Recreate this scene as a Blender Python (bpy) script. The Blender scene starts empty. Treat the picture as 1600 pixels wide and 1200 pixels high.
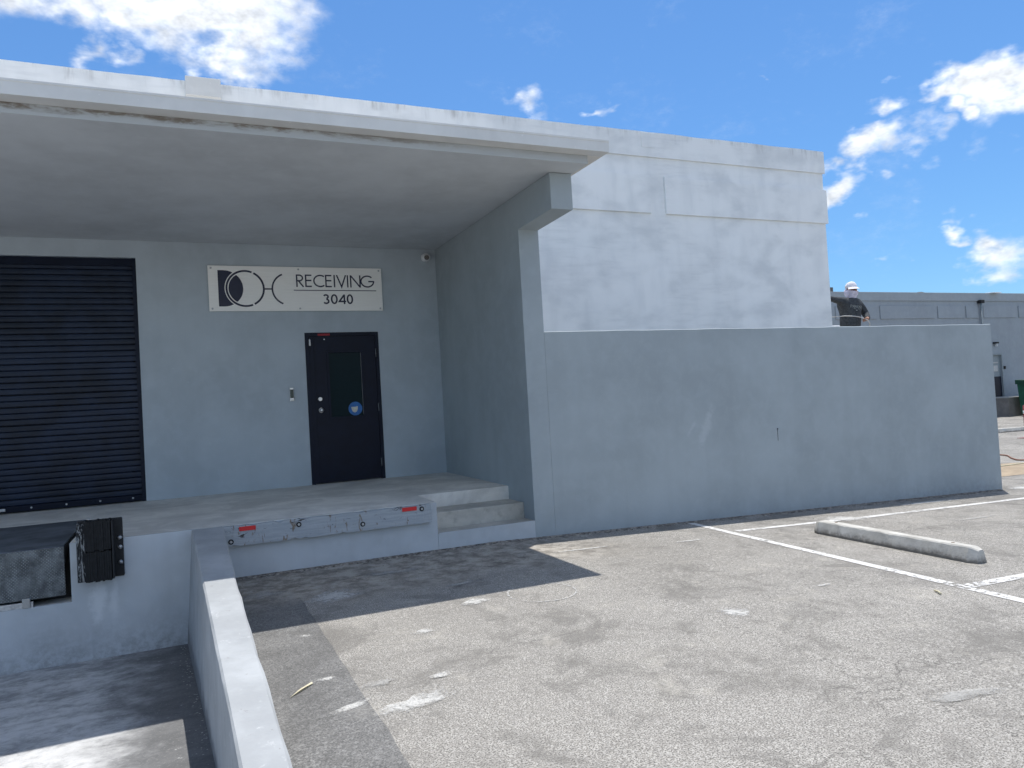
import bpy, bmesh, math, random
from mathutils import Vector, Matrix
random.seed(7)
scene = bpy.context.scene
COL = scene.collection

# ---------------------------------------------------------------- camera
CAM = Vector((-3.669, -7.854, 1.581))
YAW, PITCH, ROLL, FPX = 0.4169, 0.0237, -0.0578, 1161.6
fw = Vector((math.sin(YAW)*math.cos(PITCH), math.cos(YAW)*math.cos(PITCH), math.sin(PITCH)))
r0 = Vector((math.cos(YAW), -math.sin(YAW), 0)); u0 = r0.cross(fw)
r1 = math.cos(ROLL)*r0 + math.sin(ROLL)*u0
u1 = -math.sin(ROLL)*r0 + math.cos(ROLL)*u0
cd = bpy.data.cameras.new('camera'); cam = bpy.data.objects.new('camera', cd); COL.objects.link(cam)
cam.matrix_world = Matrix(((r1.x, u1.x, -fw.x, CAM.x), (r1.y, u1.y, -fw.y, CAM.y), (r1.z, u1.z, -fw.z, CAM.z), (0, 0, 0, 1)))
cd.sensor_width = 36; cd.lens = FPX/1600*36; cd.clip_start = 0.05; cd.clip_end = 3000
scene.camera = cam

# ---------------------------------------------------------------- light and sky
SUN_DIR = Vector((0.19, 0.164, 1.0)).normalized()          # towards the sun
SUN_EL = math.asin(SUN_DIR.z)
SUN_AZ = math.atan2(SUN_DIR.x, SUN_DIR.y)                  # from +Y towards +X
ld = bpy.data.lights.new('sun', 'SUN'); ld.energy = 2.5; ld.angle = math.radians(0.5); ld.color = (1.0, 0.965, 0.91)
sun = bpy.data.objects.new('sun', ld); COL.objects.link(sun)
sun.rotation_euler = SUN_DIR.to_track_quat('Z', 'Y').to_euler(); sun.location = (0, 0, 30)

scene.view_settings.view_transform = 'Standard'; scene.view_settings.look = 'None'
scene.view_settings.exposure = 1.0; scene.view_settings.gamma = 1.0
scene.view_settings.use_curve_mapping = False
SKY_STRENGTH = 0.085

w = bpy.data.worlds.new('World'); scene.world = w; w.use_nodes = True
nt = w.node_tree; N = nt.nodes; L = nt.links
for n in list(N): N.remove(n)
def wn(t, **k):
    n = N.new(t)
    for a, b in k.items(): setattr(n, a, b)
    return n
def wmath(op, a, b=None, c=None, clamp=False):
    n = wn('ShaderNodeMath', operation=op, use_clamp=clamp)
    for i, v in enumerate((a, b, c)):
        if v is None: continue
        if isinstance(v, (int, float)): n.inputs[i].default_value = v
        else: L.new(v, n.inputs[i])
    return n.outputs[0]
def wvec(op, a, b=None, scale=None):
    n = wn('ShaderNodeVectorMath', operation=op)
    for i, v in enumerate((a, b)):
        if v is None: continue
        if isinstance(v, (tuple, Vector)): n.inputs[i].default_value = tuple(v)
        else: L.new(v, n.inputs[i])
    if scale is not None: n.inputs['Scale'].default_value = scale
    return n
sky = wn('ShaderNodeTexSky', sky_type='NISHITA'); sky.sun_disc = False
sky.sun_elevation = SUN_EL; sky.sun_rotation = SUN_AZ; sky.altitude = 900; sky.air_density = 1.0; sky.dust_density = 0.0; sky.ozone_density = 1.6
tc = wn('ShaderNodeTexCoord')
d0 = wvec('NORMALIZE', tc.outputs['Generated']).outputs[0]
def wnoise(vec, scale, detail, rough=.55):
    n = wn('ShaderNodeTexNoise'); n.inputs['Scale'].default_value = scale; n.inputs['Detail'].default_value = detail; n.inputs['Roughness'].default_value = rough
    L.new(vec, n.inputs['Vector']); return n
flat = wvec('MULTIPLY', d0, (1, 1, 1.7)).outputs[0]
na = wnoise(flat, 9, 3, .6); nb = wnoise(flat, 34, 3, .65)
wa = wvec('SCALE', wvec('SUBTRACT', na.outputs['Color'], (.5, .5, .5)).outputs[0], scale=.16).outputs[0]
wb = wvec('SCALE', wvec('SUBTRACT', nb.outputs['Color'], (.5, .5, .5)).outputs[0], scale=.038).outputs[0]
dw = wvec('ADD', wvec('ADD', d0, wa).outputs[0], wb).outputs[0]
dw = wvec('MULTIPLY', dw, (1, 1, 1.45)).outputs[0]
# cloud puffs: (direction, radius, thickness)
puffs = [((-.16, .885, .47), .075, 1), ((-.10, .889, .452), .06, 1), ((-.04, .893, .458), .06, 1), ((.02, .893, .468), .08, 1.1), ((.075, .885, .462), .085, 1.2),
         ((.06, .905, .428), .042, 1), ((.115, .872, .487), .05, 1), ((-.075, .912, .405), .024, .55), ((-.04, .913, .406), .02, .5),
         ((.415, .832, .368), .026, .62), ((.4956, .789, .363), .018, .6), ((.632, .679, .374), .011, .5),
         ((.754, .597, .268), .040, 1.1), ((.744, .5855, .3218), .026, .8), ((.782, .541, .312), .034, 1.1), ((.802, .509, .312), .046, 1.1), ((.824, .488, .29), .050, 1.1),
         ((.814, .482, .325), .05, 1.1), ((.792, .540, .288), .028, 1), ((.725, .648, .232), .034, 1), ((.807, .56, .187), .02, .6), ((.832, .536, .142), .036, .95),
         ((.811, .561, .1665), .018, .8), ((.763, .628, .151), .02, .7), ((.84, .527, .13), .03, .8), ((.86, .50, .30), .07, 1.1)]
acc = None
for c, r, th in puffs:
    c = Vector(c).normalized()
    dist = wvec('DISTANCE', dw, (c.x, c.y, c.z*1.45)).outputs['Value']
    v = wmath('MULTIPLY_ADD', dist, -th/(r*1.25), th)
    acc = v if acc is None else wmath('MAXIMUM', acc, v)
# denser clouds added over the unseen sky, to fill the shade with light
rest = wn('ShaderNodeMapRange'); L.new(wnoise(flat, 3.2, 3, .55).outputs['Fac'], rest.inputs['Value'])
rest.inputs['From Min'].default_value = .45; rest.inputs['From Max'].default_value = .60; rest.inputs['To Max'].default_value = 1.0
ang = wn('ShaderNodeMapRange'); L.new(wvec('DOT_PRODUCT', d0, tuple(fw)).outputs['Value'], ang.inputs['Value'])
ang.inputs['From Min'].default_value = .74; ang.inputs['From Max'].default_value = .66
acc = wmath('MAXIMUM', acc, wmath('MULTIPLY', rest.outputs[0], ang.outputs[0]))
nf = wnoise(flat, 60, 4, .7)
dens = wmath('ADD', acc, wmath('MULTIPLY', wmath('SUBTRACT', nf.outputs['Fac'], .5), .34))
dens = wmath('ADD', dens, wmath('MULTIPLY', wmath('SUBTRACT', na.outputs['Fac'], .5), .5))
mr = wn('ShaderNodeMapRange', interpolation_type='SMOOTHSTEP'); L.new(dens, mr.inputs['Value'])
mr.inputs['From Min'].default_value = .0; mr.inputs['From Max'].default_value = .85; mr.inputs['To Max'].default_value = .97
shade = wn('ShaderNodeMapRange'); L.new(nb.outputs['Fac'], shade.inputs['Value'])
shade.inputs['From Min'].default_value = .3; shade.inputs['From Max'].default_value = .7; shade.inputs['To Min'].default_value = 4.9; shade.inputs['To Max'].default_value = 8.3
cx = wn('ShaderNodeCombineXYZ'); cx.inputs[0].default_value = .93; cx.inputs[1].default_value = .97; cx.inputs[2].default_value = 1.02
cs = wn('ShaderNodeVectorMath', operation='SCALE'); L.new(cx.outputs[0], cs.inputs[0]); L.new(shade.outputs[0], cs.inputs['Scale'])
mix = wn('ShaderNodeMix', data_type='RGBA'); L.new(mr.outputs[0], mix.inputs['Factor']); tint = wvec('MULTIPLY', sky.outputs[0], (.54, .80, 1.0)).outputs[0]
lum = wvec('DOT_PRODUCT', tint, (.3, .4, .3)).outputs['Value']
cmp_ = wn('ShaderNodeVectorMath', operation='SCALE'); L.new(tint, cmp_.inputs[0]); L.new(wmath('DIVIDE', 1.52, wmath('MULTIPLY_ADD', lum, .19, 1.0)), cmp_.inputs['Scale']); tint = cmp_.outputs[0]; L.new(tint, mix.inputs[6]); L.new(cs.outputs[0], mix.inputs[7])
bg = wn('ShaderNodeBackground'); bg.inputs['Strength'].default_value = SKY_STRENGTH; L.new(mix.outputs[2], bg.inputs['Color'])
wo = wn('ShaderNodeOutputWorld'); L.new(bg.outputs[0], wo.inputs['Surface'])
w.cycles.sampling_method = 'MANUAL'; w.cycles.sample_map_resolution = 512
scene.cycles.max_bounces = 5; scene.cycles.diffuse_bounces = 3; scene.cycles.glossy_bounces = 2; scene.cycles.transmission_bounces = 1; scene.cycles.caustics_reflective = False
scene.cycles.use_adaptive_sampling = True; scene.cycles.adaptive_threshold = 0.02
scene.cycles.use_denoising = True

# ---------------------------------------------------------------- materials
class NT:
    def __init__(s, name):
        s.m = bpy.data.materials.new(name); s.m.use_nodes = True
        s.t = s.m.node_tree; s.b = s.t.nodes['Principled BSDF']; s.out = s.t.nodes['Material Output']
        s.pos = s.t.nodes.new('ShaderNodeNewGeometry').outputs['Position']
    def n(s, t, **k):
        n = s.t.nodes.new(t)
        for a, b in k.items(): setattr(n, a, b)
        return n
    def put(s, sock, v):
        if isinstance(v, bpy.types.NodeSocket): s.t.links.new(v, sock)
        else: sock.default_value = v
    def math(s, op, a, b=0.0, clamp=False):
        n = s.n('ShaderNodeMath', operation=op, use_clamp=clamp); s.put(n.inputs[0], a); s.put(n.inputs[1], b); return n.outputs[0]
    def scale(s, v=(1, 1, 1), off=(0, 0, 0)):
        n = s.n('ShaderNodeMapping'); s.put(n.inputs['Vector'], s.pos); n.inputs['Scale'].default_value = v; n.inputs['Location'].default_value = off; return n.outputs[0]
    def noise(s, sc, detail=4, rough=.55, vec=None, dist=0):
        n = s.n('ShaderNodeTexNoise'); n.inputs['Scale'].default_value = sc; n.inputs['Detail'].default_value = detail
        n.inputs['Roughness'].default_value = rough; n.inputs['Distortion'].default_value = dist; s.put(n.inputs['Vector'], vec if vec is not None else s.pos); return n.outputs['Fac']
    def voro(s, sc, feat='F1', vec=None, out='Color'):
        n = s.n('ShaderNodeTexVoronoi', feature=feat); n.inputs['Scale'].default_value = sc; s.put(n.inputs['Vector'], vec if vec is not None else s.pos); return n.outputs[out]
    def ramp(s, f, a, b, lo=0.0, hi=1.0):
        n = s.n('ShaderNodeMapRange', interpolation_type='SMOOTHSTEP'); s.put(n.inputs['Value'], f)
        n.inputs['From Min'].default_value = a; n.inputs['From Max'].default_value = b; n.inputs['To Min'].default_value = lo; n.inputs['To Max'].default_value = hi; return n.outputs[0]
    def mix(s, f, a, b, mode='MIX'):
        n = s.n('ShaderNodeMix', data_type='RGBA', blend_type=mode); s.put(n.inputs['Factor'], f)
        s.put(n.inputs[6], a if not isinstance(a, tuple) else (*a, 1)); s.put(n.inputs[7], b if not isinstance(b, tuple) else (*b, 1)); return n.outputs[2]
    def xyz(s):
        n = s.n('ShaderNodeSeparateXYZ'); s.put(n.inputs[0], s.pos); return n.outputs
    def bump(s, h, strength=.3, dist=.01):
        n = s.n('ShaderNodeBump'); n.inputs['Strength'].default_value = strength; n.inputs['Distance'].default_value = dist
        s.put(n.inputs['Height'], h); s.put(s.b.inputs['Normal'], n.outputs[0])
    def fin(s, col, rough=.8, metal=0, spec=.3):
        s.put(s.b.inputs['Base Color'], col if not isinstance(col, tuple) else (*col, 1)); s.put(s.b.inputs['Roughness'], rough)
        s.b.inputs['Metallic'].default_value = metal; s.b.inputs['Specular IOR Level'].default_value = spec; return s.m

def mul(c, k): return tuple(min(1, x*k) for x in c)
def paint(name, base, var=.16, streak=.08, dirt=None, rough=.75, bump=.18, marks=()):
    """masonry paint: uneven coats, faint vertical streaks, stucco relief; dirt = (z0, z1, colour) splash marks"""
    s = NT(name)
    big = s.noise(.9, 4, .6); med = s.noise(5, 4, .6, dist=.4)
    st = s.noise(1.0, 3, .5, vec=s.scale((4.5, 4.5, .35)))
    c = s.mix(s.ramp(big, .3, .7), mul(base, 1-var), mul(base, 1+var))
    c = s.mix(s.math('MULTIPLY', s.ramp(med, .42, .72), .35), c, mul(base, 1.16))
    c = s.mix(s.math('MULTIPLY', s.ramp(st, .45, .75), streak*4), c, mul(base, .8))
    sp = s.noise(26, 3, .6)
    c = s.mix(s.math('MULTIPLY', s.ramp(sp, .68, .74), .35), c, mul(base, 1.35))
    if dirt:
        z = s.xyz()[2]; g = s.ramp(s.math('ADD', z, s.math('MULTIPLY', s.math('SUBTRACT', s.noise(3, 5, .7), .5), .5)), dirt[1], dirt[0])
        gr = s.ramp(s.noise(12, 6, .75), .38, .66)
        c = s.mix(s.math('MULTIPLY', g, s.math('MULTIPLY', gr, .75)), c, dirt[2])
    for mx_, mz_, ra, rb, rot, mc, amt in marks:          # old filler and scrape marks, each with its own ragged outline
        X, Y, Z = s.xyz(); dx = s.math('SUBTRACT', X, mx_); dz = s.math('SUBTRACT', Z, mz_); ca, sa = math.cos(rot), math.sin(rot)
        u = s.math('DIVIDE', s.math('ADD', s.math('MULTIPLY', dx, ca), s.math('MULTIPLY', dz, sa)), ra)
        v = s.math('DIVIDE', s.math('SUBTRACT', s.math('MULTIPLY', dz, ca), s.math('MULTIPLY', dx, sa)), rb)
        q = s.math('SQRT', s.math('ADD', s.math('MULTIPLY', u, u), s.math('MULTIPLY', v, v)))
        q = s.math('ADD', q, s.math('MULTIPLY', s.math('SUBTRACT', s.noise(9, 5, .75), .5), 2.2))
        c = s.mix(s.math('MULTIPLY', s.ramp(q, 1.1, .25), amt), c, mc)
    s.bump(s.math('ADD', s.noise(48, 3, .6), s.math('MULTIPLY', s.noise(7, 1, .5), 1.5)), bump, .006)
    return s.fin(c, rough)
GREY = (.43, .485, .525)  # same paint as the yard wall, lightened to lift the shade under the canopy
M_grey = paint('grey_paint_shade_lifted', GREY, .08, .04)
M_greydock = paint('grey_dock_paint_lifted', (.47, .505, .53), .10, .06, (-.62, -.12, (.22, .225, .23)), marks=((-4.46, -.02, .09, .24, 0, (.66, .69, .71), .7), (-4.33, -.05, .05, .2, 0, (.64, .67, .69), .6)))  # the same grey lightened to lift the dock's shade, with base splashes and scrapes
M_low = paint('grey_yard_wall_paint', (.345, .39, .412), .085, .04, (-.3, .1, (.27, .285, .295)), marks=((2.53, 1.10, .34, .085, 1.15, (.47, .515, .54), .5), (2.30, 1.10, .13, .03, .9, (.46, .505, .53), .4)))
M_soffit = paint('soffit_paint', (.54, .57, .59), .10, .0, bump=.12)
M_cream = paint('gutter_enamel', (.68, .65, .60), .04, .05, rough=.45, bump=.03)
M_trim = paint('sheet_metal_white', (.66, .665, .65), .05, .05, rough=.45, bump=.03)

def white_wall():
    s = NT('patchy_white_primer')
    base = (.89, .905, .90); under = (.64, .665, .675)
    hs = s.noise(1.0, 4, .55, vec=s.scale((1.1, 1, 1.9)), dist=.2)
    vs = s.noise(1.0, 4, .55, vec=s.scale((2.8, 1, .7), (3, 0, 1)))
    br = s.noise(1.0, 3, .6, vec=s.scale((1.6, 1, 13), (1, 0, 4)))
    big = s.noise(.7, 2, .5, vec=s.scale((1, 1, 1), (5, 2, 8)))
    c = s.mix(s.math('MULTIPLY', s.ramp(hs, .42, .74), .75), base, under)
    c = s.mix(s.math('MULTIPLY', s.ramp(vs, .45, .80), .60), c, mul(under, 1.08))
    c = s.mix(s.math('MULTIPLY', s.math('MULTIPLY', s.ramp(br, .45, .75), s.ramp(big, .42, .62)), .38), c, mul(under, .92))
    c = s.mix(s.math('MULTIPLY', s.ramp(big, .4, .7), .25), c, mul(base, .84))
    z = s.xyz()[2]
    drip = s.math('MULTIPLY', s.ramp(s.noise(1, 5, .7, vec=s.scale((5, 5, .6))), .46, .75), s.ramp(s.math('ADD', z, s.math('MULTIPLY', s.math('SUBTRACT', s.noise(2.5, 3, .6), .5), .5)), 6.05, 6.26))
    c = s.mix(s.math('MULTIPLY', drip, .6), c, (.24, .235, .22))
    s.bump(s.noise(45, 3, .6), .15, .006)
    return s.fin(c, .8)
M_white = white_wall()

def concrete(name, base, dirty=.5, warm=(.20, .185, .16), scale=1.0):
    s = NT(name)
    a = s.noise(1.6*scale, 5, .65, dist=.5); b = s.noise(11*scale, 5, .65); f = s.noise(120, 3, .6)
    c = s.mix(s.ramp(a, .35, .7), mul(base, .82), mul(base, 1.14))
    c = s.mix(s.math('MULTIPLY', s.ramp(b, .5, .75), dirty), c, warm)
    c = s.mix(s.math('MULTIPLY', s.ramp(f, .55, .75), .3), c, mul(base, 1.3))
    s.bump(s.math('ADD', f, s.math('MULTIPLY', b, 1.4)), .25, .006)
    return s.fin(c, .88)
M_floor = concrete('worn_dock_concrete', (.68, .665, .62), .42, (.52, .50, .46))
M_step = concrete('step_concrete', (.48, .465, .42), .6, (.26, .25, .22))
def stop_concrete():
    s = NT('wheel_stop_concrete'); tcn = s.n('ShaderNodeTexCoord'); sp = s.n('ShaderNodeSeparateXYZ'); s.put(sp.inputs[0], tcn.outputs['Generated'])
    a = s.noise(4, 5, .65); f = s.noise(90, 3, .6); b = s.noise(14, 5, .7)
    c = s.mix(s.ramp(a, .35, .7), (.42, .405, .37), (.56, .545, .505))
    c = s.mix(s.math('MULTIPLY', s.ramp(f, .55, .75), .4), c, (.30, .285, .26))
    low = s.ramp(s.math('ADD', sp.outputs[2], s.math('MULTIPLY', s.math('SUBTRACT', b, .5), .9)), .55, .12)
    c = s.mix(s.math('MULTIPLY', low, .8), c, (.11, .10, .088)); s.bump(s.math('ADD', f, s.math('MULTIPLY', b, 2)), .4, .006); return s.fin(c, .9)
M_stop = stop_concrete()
M_pale = concrete('pale_concrete', (.46, .45, .42), .3)

def asphalt(name, base, light, dark, dirt=False, stains=.5, agg=1.0):
    s = NT(name)
    g = s.n('ShaderNodeRGBToBW'); s.put(g.inputs[0], s.voro(125)); g = g.outputs[0]
    g2 = s.n('ShaderNodeRGBToBW'); s.put(g2.inputs[0], s.voro(60)); g2 = g2.outputs[0]
    fine = s.noise(120, 2, .65)
    big = s.noise(.38, 4, .6, dist=.3); med = s.noise(1.9, 5, .68, dist=.5)
    wear = s.ramp(big, .35, .65)                          # how far the binder has worn off the stones
    c = s.mix(s.math('MULTIPLY', s.ramp(g, .45, .85), .75*agg), base, light)
    c = s.mix(s.math('MULTIPLY', s.math('MULTIPLY', s.ramp(g2, .62, .74), .75*agg), s.math('MULTIPLY_ADD' if False else 'MAXIMUM', wear, .35)), c, mul(light, 1.3))
    c = s.mix(s.math('MULTIPLY', s.ramp(fine, .52, .40), .85*agg), c, dark)
    c = s.mix(s.math('MULTIPLY', s.ramp(big, .42, .64), stains*.9), c, mul(base, .60))
    blot = s.noise(.85, 5, .7, dist=.9)
    c = s.mix(s.math('MULTIPLY', s.ramp(blot, .50, .66), stains*1.1), c, mul(base, .46))
    c = s.mix(s.math('MULTIPLY', s.ramp(med, .52, .68), stains), c, mul(base, .50))
    c = s.mix(s.math('MULTIPLY', s.ramp(med, .44, .26), .45), c, (light[0]*.95, light[1]*.93, light[2]*.88))
    spot = s.noise(5, 4, .7)
    c = s.mix(s.math('MULTIPLY', s.ramp(spot, .68, .76), .45), c, mul(dark, 1.4))
    oil = s.noise(14, 3, .6)
    c = s.mix(s.math('MULTIPLY', s.ramp(oil, .76, .80), .7), c, mul(dark, .8))
    if dirt:
        X, Y, Z = s.xyz()
        wob = s.math('MULTIPLY', s.math('SUBTRACT', s.noise(1.7, 5, .65), .5), 1.6)
        near = s.ramp(s.math('ADD', Y, wob), -1.75, -.9)
        lef = s.ramp(s.math('ADD', X, wob), 1.2, -.6)
        k = s.math('MULTIPLY', s.math('MULTIPLY', near, lef), .72)
        dn = s.noise(5, 6, .75)
        c = s.mix(k, c, s.mix(s.ramp(dn, .38, .62), (.17, .15, .125), (.46, .425, .37)))  # brown dirt near the dock, its tones lightened to lift the canopy's shade
    # old tar seams and hairline cracks
    cr = s.n('ShaderNodeTexVoronoi', feature='DISTANCE_TO_EDGE'); cr.inputs['Scale'].default_value = .55
    wv = s.n('ShaderNodeVectorMath', operation='ADD'); s.put(wv.inputs[0], s.pos)
    nz = s.n('ShaderNodeTexNoise'); nz.inputs['Scale'].default_value = 2.5; nz.inputs['Detail'].default_value = 5; s.put(nz.inputs['Vector'], s.pos)
    s.put(wv.inputs[1], nz.outputs['Color']); s.put(cr.inputs['Vector'], wv.outputs[0])
    crm = s.math('MULTIPLY', s.ramp(cr.outputs['Distance'], .010, .002), s.ramp(s.noise(.7, 3, .5, vec=s.scale((1, 1, 1), (9, 4, 0))), .5, .62))
    c = s.mix(s.math('MULTIPLY', crm, .4), c, mul(dark, .9))
    s.bump(s.math('ADD', s.math('MULTIPLY', g, .5), fine), .5, .006)
    return s.fin(c, .9, spec=.25)
M_lot = asphalt('worn_asphalt', (.305, .289, .263), (.48, .461, .424), (.08, .075, .068), True, .55)
M_patch = asphalt('asphalt_patch', (.175, .172, .166), (.30, .295, .285), (.07, .07, .068), True, .3, .8)
M_far = asphalt('far_asphalt', (.25, .24, .22), (.40, .385, .36), (.12, .115, .11), False, .3, .6)

def pit_floor():
    s = NT('stained_ramp_concrete')
    st = s.noise(1, 7, .78, vec=s.scale((3.0, 4.0, 1)), dist=.15)
    b = s.noise(.9, 4, .6); f = s.noise(60, 4, .7)
    c = s.mix(s.ramp(st, .36, .62), (.27, .272, .272), (.56, .56, .555))
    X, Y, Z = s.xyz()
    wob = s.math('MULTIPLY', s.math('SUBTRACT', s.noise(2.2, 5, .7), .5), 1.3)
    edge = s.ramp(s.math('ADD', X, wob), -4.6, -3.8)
    c = s.mix(s.math('MULTIPLY', edge, .85), c, (.085, .086, .088))  # darker towards the ramp wall
    c = s.mix(s.math('MULTIPLY', s.ramp(f, .55, .72), .45), c, (.36, .36, .35))
    c = s.mix(s.math('MULTIPLY', s.ramp(s.noise(20, 3, .6), .66, .74), .6), c, (.50, .50, .49))
    s.bump(s.math('ADD', f, st), .35, .008)
    return s.fin(c, .85)
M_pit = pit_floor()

def simple(name, col, rough=.5, metal=0, spec=.5, var=.12, sc=20, bump=0):
    s = NT(name); n = s.noise(sc, 4, .6)
    c = s.mix(s.ramp(n, .3, .7), mul(col, 1-var), mul(col, 1+var))
    if bump: s.bump(n, bump, .004)
    return s.fin(c, rough, metal, spec)
M_navy = simple('navy_door_enamel', (.004, .008, .022), .4, 0, .18, .15, 6, .04)
M_slat = simple('navy_slat_enamel', (.008, .016, .037), .42, 0, .3, .45, 2.2, .12)
M_hinge = simple('tarnished_hinge', (.16, .17, .18), .5, .4)
M_black = simple('black_rubber', (.012, .013, .014), .75, 0, .3, .3, 30, .2)
M_dark = simple('dark_void_steel', (.02, .021, .023), .7, .3)
M_steel = simple('brushed_steel', (.55, .55, .55), .35, 1, .5, .1, 60)
M_galv = simple('galvanised_steel', (.45, .46, .47), .5, .8, .5, .2, 40)
M_whitep = simple('white_plastic', (.72, .73, .74), .4)
M_gloss = simple('black_lens', (.01, .01, .012), .1, 0, .6)
M_red = simple('red_reflector', (.62, .018, .022), .4, 0, .5, .08, 90)
M_maroon = simple('maroon_paint', (.16, .022, .025), .6)
M_green = simple('green_enamel', (.010, .085, .048), .5, 0, .5, .2, 4)
M_glass = simple('dark_window_glass', (.008, .020, .026), .15, 0, .06, .05)
M_blue = simple('blue_sticker', (.010, .135, .42), .45)
M_ink = simple('navy_vinyl', (.012, .016, .045), .45)
M_farwall = paint('pale_grey_far_paint', (.31, .345, .375), .05, .04)
M_fartrim = paint('far_trim_paint', (.33, .365, .39), .05, .04)
M_fardoor = simple('grey_door_paint', (.24, .28, .30), .5)
M_skin = simple('skin', (.34, .17, .11), .55)
M_shirt = simple('charcoal_sweatshirt', (.060, .066, .072), .9, 0, .2, .3, 25, .3)
M_pants = simple('dark_trousers', (.035, .040, .048), .9, 0, .2, .25, 25, .3)
M_cloth = simple('pale_lilac_cloth', (.62, .59, .70), .9, 0, .2, .18, 14, .4)
M_shoe = simple('worn_boot_leather', (.10, .07, .045), .7)
M_print = simple('faded_white_print', (.42, .44, .42), .8)
M_hose = simple('pale_hose', (.55, .53, .50), .6)
M_wood = simple('plank_wood', (.36, .27, .17), .8, 0, .3, .25, 6, .2)
M_leaf = simple('dry_palm_leaf', (.56, .51, .36), .8)
M_orange = simple('brown_cord', (.22, .10, .06), .7)

def panel_alu():
    s = NT('brushed_aluminium_panel'); n = s.noise(1, 4, .6, vec=s.scale((3, 1, 220)))
    c = s.mix(s.ramp(n, .3, .7), (.86, .85, .81), (.93, .92, .88)); s.bump(n, .04, .002)
    return s.fin(c, .42, 0, .5)
M_alu = panel_alu()
def worn_paint(name, col, base, thr, sc=18, soft=.06):
    s = NT(name); n = s.noise(sc, 6, .75, dist=.3); n2 = s.noise(2.2, 3, .5)
    k = s.math('ADD', n, s.math('MULTIPLY', s.math('SUBTRACT', n2, .5), .4))
    s.fin(s.mix(s.ramp(s.noise(60, 3, .6), .4, .7), col, mul(col, .82)), .8)
    tr = s.n('ShaderNodeBsdfTransparent'); mx = s.n('ShaderNodeMixShader')
    s.put(mx.inputs[0], s.ramp(k, thr, thr+soft)); s.put(mx.inputs[1], s.b.outputs[0]); s.put(mx.inputs[2], tr.outputs[0])
    s.put(s.out.inputs['Surface'], mx.outputs[0]); s.bump(s.noise(120, 3, .6), .3, .003); return s.m
M_line = worn_paint('worn_white_line_paint', (.64, .63, .61), None, .535, 24)
M_chalk = worn_paint('faint_chalk', (.50, .49, .47), None, .45, 40)
def smear_mat(name, col, amt, sc):
    s = NT(name); tcn = s.n('ShaderNodeTexCoord'); v = s.n('ShaderNodeVectorMath', operation='SUBTRACT'); s.put(v.inputs[0], tcn.outputs['Generated']); v.inputs[1].default_value = (.5, .5, 0)
    m2 = s.n('ShaderNodeVectorMath', operation='MULTIPLY'); s.put(m2.inputs[0], v.outputs[0]); m2.inputs[1].default_value = (1, 1, 0)
    l = s.n('ShaderNodeVectorMath', operation='LENGTH'); s.put(l.inputs[0], m2.outputs[0])
    k = s.math('ADD', l.outputs['Value'], s.math('MULTIPLY', s.math('SUBTRACT', s.noise(sc, 6, .75), .5), 1.2))
    k = s.math('ADD', k, s.math('MULTIPLY', s.math('SUBTRACT', s.noise(90, 2, .6), .5), .5))
    s.fin(s.mix(s.ramp(s.noise(110, 2, .6), .38, .62), mul(col, .72), col), .85)
    tr = s.n('ShaderNodeBsdfTransparent'); mx = s.n('ShaderNodeMixShader')
    s.put(mx.inputs[0], s.ramp(k, .06, .54, 1-amt, 1)); s.put(mx.inputs[1], s.b.outputs[0]); s.put(mx.inputs[2], tr.outputs[0])
    s.put(s.out.inputs['Surface'], mx.outputs[0]); return s.m
M_smear = smear_mat('cement_smear', (.46, .45, .425), .7, 9)
M_smearw = smear_mat('paint_splash', (.62, .61, .58), .85, 14)
def timber():
    s = NT('scuffed_painted_timber')
    g = s.noise(1, 5, .7, vec=s.scale((3, 1, 40))); sc = s.noise(1, 4, .7, vec=s.scale((16, 1, 5)), dist=1.2)
    c = s.mix(s.ramp(g, .35, .7), (.33, .36, .385), (.41, .435, .455))
    c = s.mix(s.ramp(sc, .595, .66), c, (.22, .175, .13)); c = s.mix(s.ramp(s.noise(1, 4, .7, vec=s.scale((7, 1, 14), (3, 0, 7)), dist=.8), .625, .68), c, (.07, .065, .06))
    s.bump(s.math('ADD', g, sc), .4, .008); return s.fin(c, .8)
M_timber = timber()
def tread_plate():
    s = NT('worn_tread_plate')
    X, Y, Z = s.xyz()
    def wave(a, b, ph=0.0): return s.math('SINE', s.math('ADD', s.math('ADD', s.math('MULTIPLY', X, a), s.math('MULTIPLY', Z, b)), ph))
    p = s.math('MULTIPLY', s.math('ABSOLUTE', wave(115, 115)), s.math('ABSOLUTE', wave(115, -115)))
    tt = s.ramp(p, .45, .75)
    wr = s.math('MULTIPLY', tt, s.ramp(s.noise(1, 5, .75, vec=s.scale((14, 1, 3.5))), .40, .60))
    c = s.mix(s.ramp(s.noise(7, 5, .7), .35, .7), (.08, .087, .09), (.20, .215, .22))
    c = s.mix(s.math('MULTIPLY', wr, .6), c, (.36, .39, .39)); s.bump(tt, .6, .006); return s.fin(c, .6, .25)
M_tread = tread_plate()
M_deck = simple('dull_deck_steel', (.13, .145, .165), .6, .3, .4, .35, 3, .1)
M_rubble = simple('broken_asphalt', (.22, .20, .175), .95, 0, .2, .7, 22, .5)

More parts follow.
